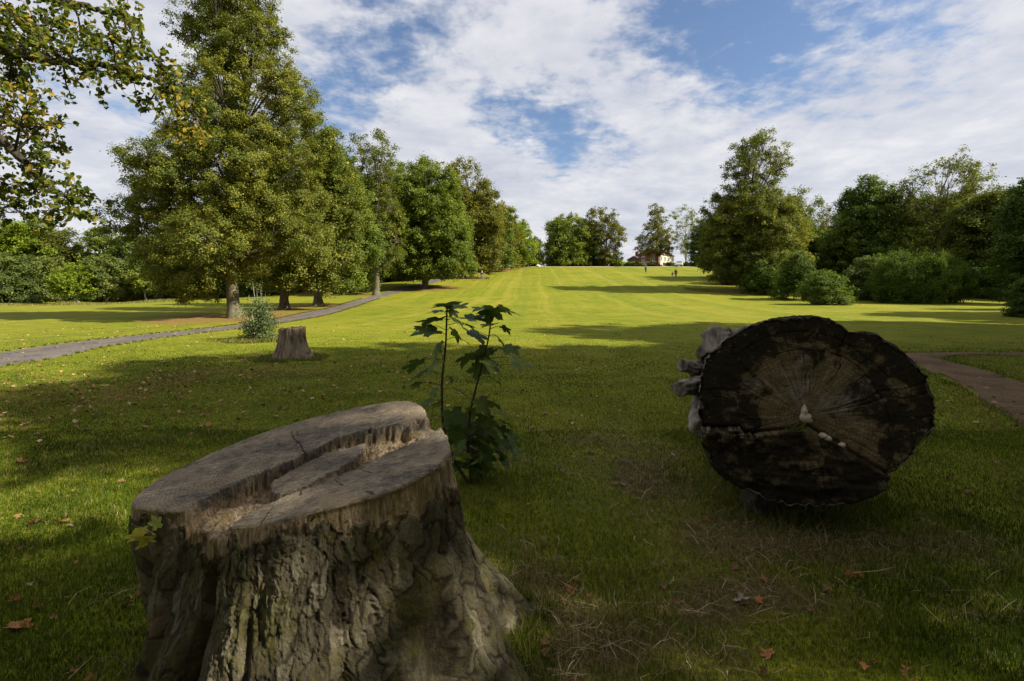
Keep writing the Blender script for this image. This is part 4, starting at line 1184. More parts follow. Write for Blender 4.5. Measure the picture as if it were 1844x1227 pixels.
rn = A0 * 9 + 1.2 * vn(R0 * 5, A0 * 3, 1)
rcr = np.clip(1 - np.abs(vn(A0 * 5.5 + .25 * vn(R0 * 9, A0 * 2, 4), R0 * .9, 2)) / .045, 0, 1) * ss(R0, .05, .2)
ring = np.clip(1 - np.abs(((R0 + .018 * vn(A0 * 2, R0 * 2, 3)) - .43) / .004), 0, 1) * (W > 0) * (LU < .15) + np.clip(1 - np.abs(((R0 + .02 * vn(A0 * 2.3, R0 * 2, 5)) - .52) / .003), 0, 1) * (LU < .4) * (W > .1)
out_ = out_ - .010 * rcr - .012 * ring + .005 * vn(U * 9, W * 9, 2) + .003 * vn(U * 34, W * 34, 2) + .0018 * vn(U * 110, W * 110, 2)
out_ = out_ + .012 * lower * vn(U * 16, W * 38, 5) - .015 * ss(fr_, .96, 1)[:, None] * (1 + vn(A0 * 12, 0, 3))
lip = ss(R0 / rl_[None, :], .80, .83) * lower * .03 * ss(vn(A0 * 3, 1, 1), -.3, .1)
out_ = out_ - lip
Pf = pith + U[..., None] * side + W[..., None] * upv - out_[..., None] * ax3
# flank of the trunk
LEN = 4.4
NSL = 150
s2 = np.linspace(0, 1, NSL + 1)[1:] ** 1.3
rmean = rl_.mean()
mor = ss(s2, .0, .6)[:, None]
Rl = rl_[None, :] * (1 - mor) + (rmean * (1 + .05 * vn(tl * 2, 0, 8)))[None, :] * mor
Rl = Rl * (1 - .22 * s2[:, None])
LZ = s2[:, None] * LEN
TLL = np.broadcast_to(tl[None, :], Rl.shape)
Rl = Rl + .015 * vn(TLL * 9, LZ * 1.6, 3) + .008 * vn(TLL * 26, LZ * 5, 3) + .004 * vn(TLL * 70, LZ * 16, 3) - .01
Pb = pith + (Rl * np.cos(TLL))[..., None] * side + (Rl * np.sin(TLL))[..., None] * upv + LZ[..., None] * ax3
cap = pith + LEN * ax3
Pc = cap + ((Rl[-1] * .97 * np.cos(tl))[:, None] * side + (Rl[-1] * .97 * np.sin(tl))[:, None] * upv) * .02
Vt = np.concatenate([Pf, Pb, Pc[None]])
nrow = Vt.shape[0]
q = (np.arange(nrow - 1)[:, None] * NL + np.arange(NL)[None, :])
q2 = (np.arange(nrow - 1)[:, None] * NL + ((np.arange(NL) + 1) % NL)[None, :])
quads = np.stack([q, q2, q2 + NL, q + NL], -1).reshape(-1, 4)
isb = np.concatenate([np.zeros_like(U), np.ones_like(Rl), np.ones((1, NL))]).ravel()
z_ = lambda a: np.concatenate([a, np.zeros_like(Rl), np.zeros((1, NL))]).ravel()
base_l = pith.copy()
lme = mesh_np('felled_trunk', Vt.reshape(-1, 3) - base_l, quads, None, True, {'flank': ('POINT', isb), 'radius': ('POINT', z_(R0)), 'across': ('POINT', z_(LU)), 'upward': ('POINT', z_(W)), 'lower': ('POINT', z_(lower)), 'ledge': ('POINT', z_(np.clip(left_led + .6 * ledge, 0, 1)))})
m, t, o = new_mat('weathered_log')
v = t.node('ShaderNodeTexCoord').outputs['Object']
R_, U_, W_ = att('radius'), att('across'), att('upward')
fvx = t.node('ShaderNodeCombineXYZ', i0=U_, i1=W_, i2=0.0).outputs[0]
n1 = t.noise(fvx, 3.6, 6, .62, .4)
n2 = t.noise(fvx, 16, 6, .72, .3)
angl = t.math('ARCTAN2', W_, U_)
rayv = t.node('ShaderNodeCombineXYZ', i0=t.math('MULTIPLY', angl, 16.0), i1=t.math('MULTIPLY', R_, 2.4), i2=0.0).outputs[0]
ray = t.noise(rayv, 1.0, 5, .7, .2)
rayc = t.noise(t.node('ShaderNodeCombineXYZ', i0=t.math('MULTIPLY', angl, 26.0), i1=t.math('MULTIPLY', R_, 3.5), i2=0.0).outputs[0], 1.0, 3, .6, .3)
rings = t.math('SINE', t.math('ADD', t.math('MULTIPLY', R_, 330.0), t.math('MULTIPLY', n1, 16.0)))
wc = t.ramp(t.math('ADD', t.math('MULTIPLY', ray, .5), t.math('MULTIPLY', n2, .5)), [(.34, (.060, .042, .018)), (.5, (.165, .122, .060)), (.66, (.29, .235, .14))])
wc = t.mix(t.math('MULTIPLY', t.sstep(rings, .2, 1.0), .28), wc, (.03, .022, .012))
# grey bleached wood round the pith and to the upper right
gm = t.math('MULTIPLY', t.sstep(t.math('ADD', n1, t.math('MULTIPLY', R_, -.35)), .36, .52), t.sstep(W_, -.05, .12))
wc = t.mix(t.math('MULTIPLY', gm, .6), wc, t.ramp(ray, [(.35, (.15, .135, .11)), (.65, (.34, .32, .28))]))
# black mould stains, heavier towards the rim and below the break
stn = t.math('ADD', t.math('ADD', t.math('MULTIPLY', t.noise(fvx, 5.2, 6, .68, .5), .7), t.math('MULTIPLY', n2, .35)), t.math('MULTIPLY', t.math('SUBTRACT', R_, .42), .40))
stn = t.math('ADD', stn, t.math('MULTIPLY', att('lower'), .10))
stn = t.math('ADD', stn, t.math('MULTIPLY', t.sstep(U_, -.05, .5), .06))
wc = t.mix(t.math('MULTIPLY', t.sstep(rayc, .60, .68), .75), wc, (.012, .008, .004))
wc = t.mix(t.math('MULTIPLY', t.sstep(stn, .455, .575), .93), wc, (.012, .009, .005))
# lichen spots and the crumbling pale lip along the bottom
wc = t.mix(t.math('MULTIPLY', t.math('MULTIPLY', t.sstep(t.noise(fvx, 19, 5, .8, .2), .60, .66), t.sstep(R_, .4, .6)), .8), wc, (.20, .19, .13))
wc = t.mix(t.math('MULTIPLY', t.math('MULTIPLY', att('ledge'), .8), t.sstep(n2, .47, .60)), wc, (.22, .175, .10))
pale = t.math('MULTIPLY', t.math('MULTIPLY', att('lower'), t.sstep(t.noise(fvx, 6.5, 5, .7), .54, .62)), t.sstep(R_, .2, .5))
wc = t.mix(t.math('MULTIPLY', pale, .55), wc, (.13, .105, .05))
fl = t.ramp(t.noise(v, 6, 6, .7), [(.35, (.06, .05, .038)), (.52, (.16, .145, .12)), (.68, (.34, .32, .28))])
col = t.mix(att('flank'), wc, fl)
hb = t.math('ADD', n2, t.math('MULTIPLY', t.noise(v, 70, 5, .7), .7))
hb = t.math('ADD', hb, t.math('MULTIPLY', ray, .6))
principled(t, o, col, .92, hb, 1.0, .016, .15)
logo = link('felled_trunk', lme, m)
logo.location = base_l
tag(logo, 'thick felled tree trunk with its dark weathered sawn end facing the camera', 'felled trunk')
DRIFT = bark_mat('bleached_wood', (.07, .055, .04), (.42, .37, .30))


def stub(points, radii, name='branch_stub', mat=None, rough=1.0):
    P = np.array(points, float)
    NSg, K = 46, 40
    s = np.linspace(0, 1, NSg)
    L_ = np.concatenate([[0], np.cumsum(np.linalg.norm(np.diff(P, axis=0), axis=1))])
    k0 = L_ / L_[-1]
    Q = np.stack([np.interp(s, k0, P[:, i]) for i in range(3)], -1)
    for _ in range(8):
        Q[1:-1] = (Q[:-2] + 2 * Q[1:-1] + Q[2:]) / 4
    Rr = np.interp(s, k0, radii)
    T_ = unit(np.gradient(Q, axis=0))
    a_ = unit(np.cross(T_, [0, 0, 1.0]))
    b_ = np.cross(T_, a_)
    th_ = np.arange(K) / K * 2 * math.pi
    ct, st = np.cos(th_)[None, :], np.sin(th_)[None, :]
    sd_ = float(points[0][0] * 31 + radii[0] * 90)
    zl = (s * L_[-1])[:, None]
    R2 = Rr[:, None] * (1 + rough * (.22 * vn(ct * 1.3 + sd_, st * 1.3, zl * 5) + .14 * vn(ct * 3.1 + sd_, st * 3.1, zl * 7) + .10 * vn(ct * 7 + sd_, st * 7, zl * 12) + .06 * vn(ct * 18 + sd_, st * 18, zl * 30) - .09 * np.clip(1 - np.abs(vn(ct * 2.4, st * 2.4 + sd_, zl * 2)) / .1, 0, 1)))
    V_ = Q[:, None, :] + (R2 * ct)[..., None] * a_[:, None, :] + (R2 * st)[..., None] * b_[:, None, :]
    # broken end face, sunk a little towards its middle
    ends = []
    for f_ in (.8, .5, .2, .02):
        e_ = Q[-1] + (V_[-1] - Q[-1]) * f_ + T_[-1] * (-.10 * Rr[-1] * (1 - f_) + .12 * Rr[-1] * vn(ct[0] * f_ * 3, st[0] * f_ * 3, sd_)[:, None])
        ends.append(e_)
    V_ = np.concatenate([V_, np.array(ends)])
    V_ = V_.reshape(-1, 3) - base_l
    nr_ = len(V_) // K
    q = (np.arange(nr_ - 1)[:, None] * K + np.arange(K)[None, :])
    q2 = (np.arange(nr_ - 1)[:, None] * K + ((np.arange(K) + 1) % K)[None, :])
    return link(name, mesh_np(name, V_, np.stack([q, q2, q2 + K, q + K], -1).reshape(-1, 4), None, True), mat or DRIFT, logo)


lc = lambda w_: pith + ax3 * w_
stub([lc(1.9) + [-.1, 0, .2], at(1330, 640, 4.75), at(1300, 620, 4.35), at(1286, 612, 4.1)], [.17, .15, .125, .115])
stub([lc(1.7) + [-.2, 0, .05], at(1285, 668, 4.45), at(1250, 664, 4.2), at(1229, 660, 3.95)], [.13, .10, .062, .045])
stub([lc(1.5) + [-.3, 0, -.1], at(1278, 700, 4.25), at(1246, 696, 4.0), at(1224, 700, 3.7)], [.13, .105, .078, .060])
stub([lc(1.3) + [-.3, 0, -.1], at(1285, 705, 4.2), at(1262, 742, 3.95), at(1262, 775, 3.7)], [.14, .12, .09, .07])
stub([lc(1.9) + [-.3, 0, .1], at(1296, 655, 4.7), at(1276, 640, 4.4), at(1262, 634, 4.2)], [.11, .09, .06, .045])
g0 = lc(.5)
stub([g0 + [-.1, 0, -.45], [g0[0] - .22, g0[1] - .05, .16], [g0[0] - .26, g0[1] - .08, .02], [g0[0] - .27, g0[1] - .1, -.10]], [.12, .09, .10, .15], 'branch_stub', BARK_DARK, 1.6)

FUNGUS = simple_mat('white_fungus', (.42, .35, .27), .6, .15, 20)
for (px, py, sx_, sz_, lean_) in [(1449, 752, .040, .034, 0), (1447, 738, .020, .040, .2), (1480, 783, .024, .020, 0), (1489, 788, .024, .018, 0), (1514, 799, .020, .015, 0)]:
    k = 20
    a_, b_ = np.meshgrid(np.linspace(0, 2 * math.pi, k, endpoint=False), np.linspace(-math.pi / 2, math.pi / 2, 13))
    X = np.cos(b_) * np.cos(a_)
    Y = np.cos(b_) * np.sin(a_)
    Z = np.sin(b_)
    wb = 1 + .22 * vn(X * 1.6 + px, Y * 1.6, Z * 1.6)
    if py in (752,):
        X = X * (1 + .45 * np.clip(-Z, 0, 1)) + .25 * np.clip(-Z, 0, 1)
    if py == 738:
        X, Y = X * (1 - .6 * np.clip(Z, 0, 1)), Y * (1 - .6 * np.clip(Z, 0, 1))
    wb = wb + .16 * vn(X * 4 + py, Y * 4, Z * 4)
    P = np.stack([X * sx_ * .85 * wb, Y * .024 * wb, Z * sz_ * .85 * wb], -1).reshape(-1, 3)
    q = (np.arange(12)[:, None] * k + np.arange(k)[None, :])
    q2 = (np.arange(12)[:, None] * k + ((np.arange(k) + 1) % k)[None, :])
    f_ = link('fungus', mesh_np('fungus', P, np.stack([q, q2, q2 + k, q + k], -1).reshape(-1, 4), None, True), FUNGUS, logo)
    f_.location = on_face(px, py) - base_l - ax3 * .028

GREENBLADE = simple_mat('grass_tuft_blades', (.16, .19, .03), .6, .3, 30)
mb = MB()
for i in range(16):
    b0 = on_face(1425 + rngs.normal() * 7, 776) - base_l - ax3 * .02
    dx, hz = rngs.normal() * .06, rngs.uniform(.03, .13)
    s = np.linspace(0, 1, 5)[:, None]
    mb.tube(b0 + s * (side * -sgn * dx - ax3 * .05) + (s * hz - s ** 2 * hz * .4) * upv, [.0022, .002, .0017, .0012, .0004], 3, False)
mb.build('grass_tuft', GREENBLADE, logo)

# ------------------------------------------------------------------ sycamore sapling
sap = empty('sapling', (SAP[0], SAP[1], tz(*SAP)), 'young sycamore sapling with two thin stems growing behind the near stump', 'sapling')
sb = np.array([SAP[0], SAP[1], tz(*SAP)])
stems = []
for (pts, r0, r1) in [([(848, 868, 0), (812, 820, .0), (797, 760, .02), (795, 690, .03), (803, 620, .03), (805, 550, .03)], .015, .006),
                      ([(850, 868, 0), (842, 810, .03), (846, 742, .05), (862, 680, .06), (880, 610, .07), (886, 562, .07)], .012, .005)]:
    P = np.array([at(p[0], p[1], SAP[1] + p[2]) for p in pts]) - sb
    P[0][2] = -.03
    s = np.linspace(0, 1, 40)
    kx = np.linspace(0, 1, len(P))
    Q = np.stack([np.interp(s, kx, P[:, i]) for i in range(3)], -1)
    for _ in range(3):
        Q[1:-1] = (Q[:-2] + 2 * Q[1:-1] + Q[2:]) / 4
    mb = MB()
    mb.tube(Q, np.linspace(r0, r1, 40), 8, True, .1)
    mb.build('stem', SAPSTEM, sap, True)
    stems.append(Q)
allstem = np.concatenate(stems)
sl = [(788, 553, 22, -1, 0), (826, 553, 20, 1, 0), (806, 549, 22, 0, .2), (784, 561, 16, -1, 0), (817, 563, 15, 1, .4), (776, 578, 27, -1, .1), (824, 579, 20, 1, .5), (857, 575, 25, 1, .2), (846, 587, 17, 1, .6), (764, 598, 28, -1, .1), (760, 590, 17, -1, .2), (822, 604, 20, 1, .3), (858, 605, 30, 1, .15), (840, 615, 18, 1, .2),
      (884, 566, 26, -.2, .9), (868, 556, 22, -1, .1), (910, 558, 18, 1, .5), (929, 564, 17, 1, .1), (880, 587, 16, -1, 0), (912, 594, 14, 1, .8), (903, 613, 19, 1, .1), (921, 630, 22, 1, .15), (889, 632, 12, -1, .1),
      (799, 641, 30, .3, 1.1), (785, 630, 20, -1, 1.0), (746, 658, 30, -1, .25), (776, 662, 24, -1, .6), (749, 674, 22, -1, .5), (842, 646, 28, -1, .4), (866, 642, 24, -.4, .9), (886, 657, 26, 1, .3), (862, 668, 24, -.3, .9), (932, 656, 22, 1, .1), (950, 657, 15, 1, .1), (893, 684, 26, 1, .15), (812, 684, 10, 1, .1),
      (832, 707, 24, .6, .1), (748, 694, 14, -1, .1), (778, 709, 16, -1, .5), (756, 728, 28, -1, .35), (788, 728, 20, -1, .6), (872, 733, 26, 1, .8), (890, 728, 22, 1, .4), (852, 742, 18, 0, .8), (820, 756, 26, .4, 1.0), (772, 752, 22, -1, .5), (905, 745, 20, 1, .15), (882, 770, 32, 1, .7), (914, 762, 18, 1, .4), (846, 776, 26, 0, .9), (824, 792, 20, 0, 1.0), (868, 800, 28, .5, .9), (900, 804, 22, 1, .8), (924, 790, 20, 1, .1), (846, 812, 22, 0, .8), (880, 826, 24, .6, 1.1), (908, 826, 22, 1, .7), (930, 808, 16, 1, .4), (852, 838, 20, 0, 1.2), (866, 858, 24, .4, 1.2), (836, 822, 16, 0, .9), (875, 786, 20, .4, .6), (895, 786, 20, .9, .6)]
sl += [(860 + 78 * math.cos(i * 2.4) * (i / 24) ** .5, 808 + 50 * math.sin(i * 2.4) * (i / 24) ** .5, 15 + (i * 7) % 9, math.cos(i * 2.4), .2 + (i % 5) * .2) for i in range(24)]
mbp = MB()
for i, (px, py, sz, dr, tilt) in enumerate(sl):
    if py > 600:
        tilt = max(tilt, .38 + .3 * (i % 3))
    dd = SAP[1] + (.12 * math.sin(i * 2.7)) + (.04 if px > 840 else 0)
    size = sz * (1.95 if tilt < .35 else 1.6) / F * dd * (.86 + .2 * rngs.uniform())
    p = at(px, py, dd) - sb
    hd = np.array([dr, .9 * math.sin(i * 4.1)])
    hd /= np.linalg.norm(hd) + 1e-6
    V, q, t_ = maple_leaf(size, rngs.uniform(.15, .4), rngs.uniform(.1, .35) if tilt < .35 else rngs.uniform(.3, .65), rngs, i)
    yaw = math.atan2(hd[1], hd[0]) - math.pi / 2
    o_ = link('leaf', mesh_np('leaf', V, q, t_, True), SAPLEAF, sap)
    o_.rotation_euler = (-(tilt * .75 + .05) + .12 * math.sin(i), .25 * math.sin(i * 1.9), yaw)
    R3 = np.array(o_.rotation_euler.to_matrix())
    base = p - R3 @ np.array([0, size * .45, 0])
    o_.location = base
    # leaf stalk to the nearest stem point below it
    dq = np.linalg.norm((allstem - base) * [1, 1, .8], axis=1) + 3.0 * np.clip(allstem[:, 2] - base[2] + .01, 0, 1)
    s0 = allstem[dq.argmin()]
    mid = (s0 + base) / 2 + [0, 0, .012]
    mbp.tube([s0, mid, base], [.003, .0024, .0016], 5, False)
mbp.build('leaf_stalks', simple_mat('red_leaf_stalk', (.16, .055, .035), .5, .2, 20), sap, True)['kind'] = 'stuff'

# ------------------------------------------------------------------ small fluted stump in the meadow
sx0, sy0 = ground(526, 645)
K1, K2 = 260, 90
th = np.linspace(-math.pi, math.pi, K1, endpoint=False)
t2 = np.linspace(0, 1, K2)
r_top = .300 * (1 + .05 * vn(th * 2, 0, 3))
r_bot = np.interp(np.degrees(th), [-180, -150, -120, -90, -60, -30, 0, 30, 90, 150, 180], [.50, .44, .42, .40, .42, .5, .60, .5, .45, .46, .50])
H = .72
Z = (1 - t2[:, None]) * (H + .02 * vn(th * 3, 0, 6) + .012 * vn(th * 14, 0, 7))[None, :] + .02 * np.cos(th)[None, :] * (1 - t2[:, None]) - .04 * t2[:, None]
RR = r_top[None, :] + (r_bot - r_top)[None, :] * (t2[:, None] ** 2.6) + .03 * t2[:, None]
thw = th[None, :] + .08 * vn(Z * 4, 0, 2)
fl = np.abs(vn(thw * 2.6, Z * .5, 7)) ** .6
RR = RR - .06 * (1 - fl) * (.35 + .65 * t2[:, None]) + .012 * vn(thw * 22, Z * 6, 3) + .006 * vn(thw * 50, Z * 12, 3)
top_r = np.linspace(0, 1, 16)[:, None]
VT = np.stack([top_r * RR[0] * np.cos(th), top_r * RR[0] * np.sin(th), Z[0][None, :] + .022 * vn(top_r * np.cos(th) * 6, top_r * np.sin(th) * 6, 2) + .010 * vn(top_r * np.cos(th) * 19, top_r * np.sin(th) * 19, 3)], -1)
VS = np.stack([RR * np.cos(th), RR * np.sin(th), Z], -1)
Vt = np.concatenate([VT, VS[1:]])
nrow = Vt.shape[0]
q = (np.arange(nrow - 1)[:, None] * K1 + np.arange(K1)[None, :])
q2 = (np.arange(nrow - 1)[:, None] * K1 + ((np.arange(K1) + 1) % K1)[None, :])
quads = np.stack([q, q + K1, q2 + K1, q2], -1).reshape(-1, 4)
o_ = link('tree_stump', mesh_np('small_stump', Vt.reshape(-1, 3), quads, None, True), bark_mat('bare_stump_wood', (.075, .055, .042), (.34, .26, .17)))
o_.location = (sx0, sy0, tz(sx0, sy0))
tag(o_, 'small fluted grey brown stump in the sunlit meadow beside the bush', 'tree stump')

# ------------------------------------------------------------------ bush beside the small stump
bx, by = ground(466, 612)
rngb = np.random.default_rng(77)
bush = empty('bush', (bx, by, tz(bx, by)), 'loose bush with bare upright twigs growing left of the small fluted stump', 'bush')
bz = tz(bx, by)
cpx = []
for (px, py, r_, n) in [(462, 596, 20, 16), (448, 585, 16, 8), (480, 590, 20, 16), (492, 585, 14, 6), (466, 575, 16, 10), (452, 565, 13, 7), (480, 568, 13, 7), (470, 555, 10, 6), (445, 600, 12, 6), (490, 600, 12, 7), (455, 550, 8, 3), (484, 552, 7, 3), (435, 594, 8, 3), (500, 574, 6, 3)]:
    for _ in range(n):
        a_ = rngb.normal(size=3) * .45
        cpx.append(at(466 + (px - 466) * .8 + a_[0] * r_ * .8, py + a_[2] * r_, by) + [0, a_[1] * .5, 0] - [bx, by, bz])
cpx = np.array(cpx)
cpx[:, 2] = np.maximum(cpx[:, 2], .06)
mb = MB()
tips = [(455, 508), (470, 512), (462, 520), (478, 528), (448, 530)]
for (px, py) in tips:
    e = at(px, py, by) - [bx, by, bz]
    mb.tube([[.02 * e[0], 0, 0], [e[0] * .5, .05, e[2] * .5], e], [.02, .012, .003], 5, False)
for c in cpx:
    mb.tube([[c[0] * .15, c[1] * .15, 0], [c[0] * .6, c[1] * .6, c[2] * .6], c], [.013, .008, .003], 4, False)
mb.build('stem', BARK_PALE, bush, True)
ii = np.repeat(np.arange(len(cpx)), 44)
P = cpx[ii] + rngb.normal(size=(len(ii), 3)) * [.10, .10, .08]
extra = np.array([at(px + rngb.normal() * 4, py + rngb.uniform(0, 40), by) - [bx, by, bz] + rngb.normal(size=3) * .05 for (px, py) in tips for _ in range(26)])
P = np.concatenate([P, extra])
nr = unit(np.array([0, 0, .8]) + rngb.normal(size=P.shape) * .8)
tint = np.clip(rngb.normal(.5, .2, len(P)), 0, 1)
V, _ = leaf_quads(P, nr, .06 * rngb.uniform(.7, 1.3, len(P)), tint, rngb, .55)
link('foliage', mesh_np('bush_foliage', V, np.arange(len(V)).reshape(-1, 4), None, False, {'tint': ('FACE', tint)}), LM['holly'], bush)

# ------------------------------------------------------------------ overhanging branches at top left
rngo = np.random.default_rng(9)
tx0, ty0 = -12.5, 7.5
over = empty('overhanging_tree', (tx0, ty0, tz(tx0, ty0)), 'near tree whose leafy green and gold branches hang in from the top left', 'tree')
ob = np.array([tx0, ty0, tz(tx0, ty0)])
mb = MB()
mb.tube(np.array([[0, 0, -.2], [.05, 0, 1], [.1, .05, 3], [.05, .1, 6], [.2, 0, 9], [.1, .1, 13]]), [.55, .42, .36, .3, .22, .08], 16, True, .12)
limbs = []
for (pts, r0) in [([(-13, None, 3.6), (-120, 30, 7.9), (0, 90, 7.8), (60, 103, 7.8), (120, 112, 7.9), (200, 118, 8), (262, 138, 8.1), (320, 165, 8.2), (362, 215, 8.2)], .10),
                  ([(-13, None, 3.0), (-140, 150, 7.6), (-20, 230, 7.6), (40, 290, 7.7), (85, 335, 7.8), (135, 375, 7.8)], .11),
                  ([(-13, None, 5.0), (-80, -30, 8.2), (60, -10, 8.3), (150, 10, 8.4), (215, 30, 8.4), (250, 75, 8.4)], .10),
                  ([(-13, None, 2.6), (-150, 300, 7.3), (-40, 370, 7.4), (15, 395, 7.4)], .07)]:
    P = []
    for (a_, b_, c_) in pts:
        P.append(np.array([.1, .05, c_]) if b_ is None else at(a_, b_, c_) - ob)
    P = np.array(P)
    s = np.linspace(0, 1, 46)
    kx = np.linspace(0, 1, len(P))
    Q = np.stack([np.interp(s, kx, P[:, i]) for i in range(3)], -1)
    Q[1:-1] = (Q[:-2] + 2 * Q[1:-1] + Q[2:]) / 4
    Q += .02 * rngo.normal(size=Q.shape)
    mb.tube(Q, r0 * (1 - .9 * s), 8, True, .1)
    limbs.append(Q)
LP_ = np.concatenate([q_[12:] for q_ in limbs])
LPts, LPn, LTt = [], [], []
for (px, py, rp, n, gold) in [(20, 25, 60, 26, .1), (75, 45, 50, 22, .1), (30, 90, 60, 30, .15), (95, 95, 50, 26, .15), (150, 80, 45, 20, .15), (195, 60, 40, 13, .1), (215, 20, 34, 12, .1), (110, 10, 50, 16, .1), (250, 35, 28, 6, .15),
                              (170, 130, 40, 14, .1), (230, 95, 45, 18, .2), (235, 150, 38, 14, .15), (285, 110, 35, 12, .25), (290, 165, 34, 13, .2), (330, 200, 32, 14, .45), (318, 140, 26, 7, .3), (262, 195, 22, 6, .1), (345, 245, 26, 9, .6), (310, 232, 26, 7, .35),
                              (15, 150, 45, 20, .3), (55, 175, 45, 16, .35), (10, 215, 45, 18, .3), (60, 235, 40, 14, .3), (25, 275, 40, 14, .2), (80, 280, 35, 11, .2), (108, 265, 22, 5, .2), (25, 335, 45, 18, .2), (75, 340, 40, 15, .1), (115, 350, 34, 12, .1), (150, 355, 25, 7, .1), (40, 385, 40, 12, .1), (95, 390, 35, 10, .1), (145, 398, 25, 6, .1), (-40, 60, 60, 20, .1), (-40, 180, 60, 20, .1), (-50, 300, 60, 20, .1), (-10, 395, 40, 9, .1), (120, 160, 22, 3, .2), (115, 215, 18, 3, .2)]:
    c = at(px, py, 7.9 + rngo.normal() * .35) - ob
    dq = np.linalg.norm(LP_ - c, axis=1)
    a0 = LP_[dq.argmin()]
    mb.tube([a0, (a0 + c) / 2 + [0, 0, .12], c], [.022, .015, .009], 5, False)
    for _ in range(n):
        R1 = rp / F * 7.9
        e = c + rngo.normal(size=3) * R1 * np.array([.62, .75, .58])
        s0 = c + (a0 - c) * rngo.uniform(0, .6)
        sag = .12 * np.linalg.norm(e - s0)
        s = np.linspace(0, 1, 7)[:, None]
        Q = s0 * (1 - s) + e * s + np.array([0, 0, 1]) * (sag * (4 * s * (1 - s)) * .6 - sag * s ** 2)
        mb.tube(Q, .006 * (1 - .7 * s[:, 0]) + .001, 3, False)
        for k in range(11):
            f = rngo.uniform(.35, 1.05)
            p = np.array([np.interp(f, s[:, 0], Q[:, i]) for i in range(3)]) + rngo.normal(size=3) * .035
            LPts.append(p + (Q[-1] - Q[-2]) * (f - 1 if f > 1 else 0))
            LTt.append(.9 + rngo.uniform(0, .1) if rngo.uniform() < gold else rngo.uniform(.1, .75))
LPts, LTt = np.array(LPts), np.array(LTt)
n = len(LPts)
nr = unit(np.array([0, 0, .55]) + rngo.normal(size=(n, 3)) * .8)
a_ = unit(np.cross(nr, rngo.normal(size=(n, 3))))
a_ = unit(a_ + [0, 0, -.5])
b_ = unit(np.cross(nr, a_))
L = (.078 * rngo.uniform(.7, 1.25, n))[:, None]
hexa = [(-.5, 0, 0), (-.22, .36, .10), (.18, .34, .08), (.62, 0, -.06), (.18, -.34, .08), (-.22, -.36, .10)]
V = np.stack([LPts + a_ * L * h[0] + b_ * L * h[1] + nr * L * h[2] for h in hexa], 1).reshape(-1, 3)
k = np.arange(n)[:, None] * 6
quads = np.concatenate([k + [0, 1, 2, 3], k + [0, 3, 4, 5]], 0)
mb.build('branches', BARK_DARK, over, True)
link('crown', mesh_np('overhang_leaves', V, quads, None, False, {'tint': ('FACE', np.tile(LTt, 2))}), LM['gold'], over)
print('overhang leaves', n)


# ------------------------------------------------------------------ turf blades near the camera, straw and fallen leaves
rngg = np.random.default_rng(3)


def in_stump(x, y, grow=0.0):
    a = np.degrees(np.arctan2(y - cc[1], x - cc[0]))
    r = np.hypot(x - cc[0], y - cc[1])
    return r < np.interp(a, bd[:, 0], bd[:, 1]) + grow


m, t, o = new_mat('grass_blades')
a = t.node('ShaderNodeAttribute', _attribute_name='tint').outputs['Fac']
col = t.ramp(a, [(0, (.028, .052, .003)), (.35, (.068, .108, .005)), (.62, (.130, .170, .009)), (.8, (.21, .19, .045)), (.9, (.30, .22, .09)), (1, (.42, .33, .16))])
p = t.node('ShaderNodeBsdfPrincipled', Base_Color=col, Roughness=.6)
p.inputs['Specular IOR Level'].default_value = .2
tr = t.node('ShaderNodeBsdfTranslucent')
t.put(tr.inputs[0], col)
mx = t.node('ShaderNodeMixShader', i0=.35, i1=p.outputs[0], i2=tr.outputs[0])
t.l.new(mx.outputs[0], o.inputs[0])
BLADE = m


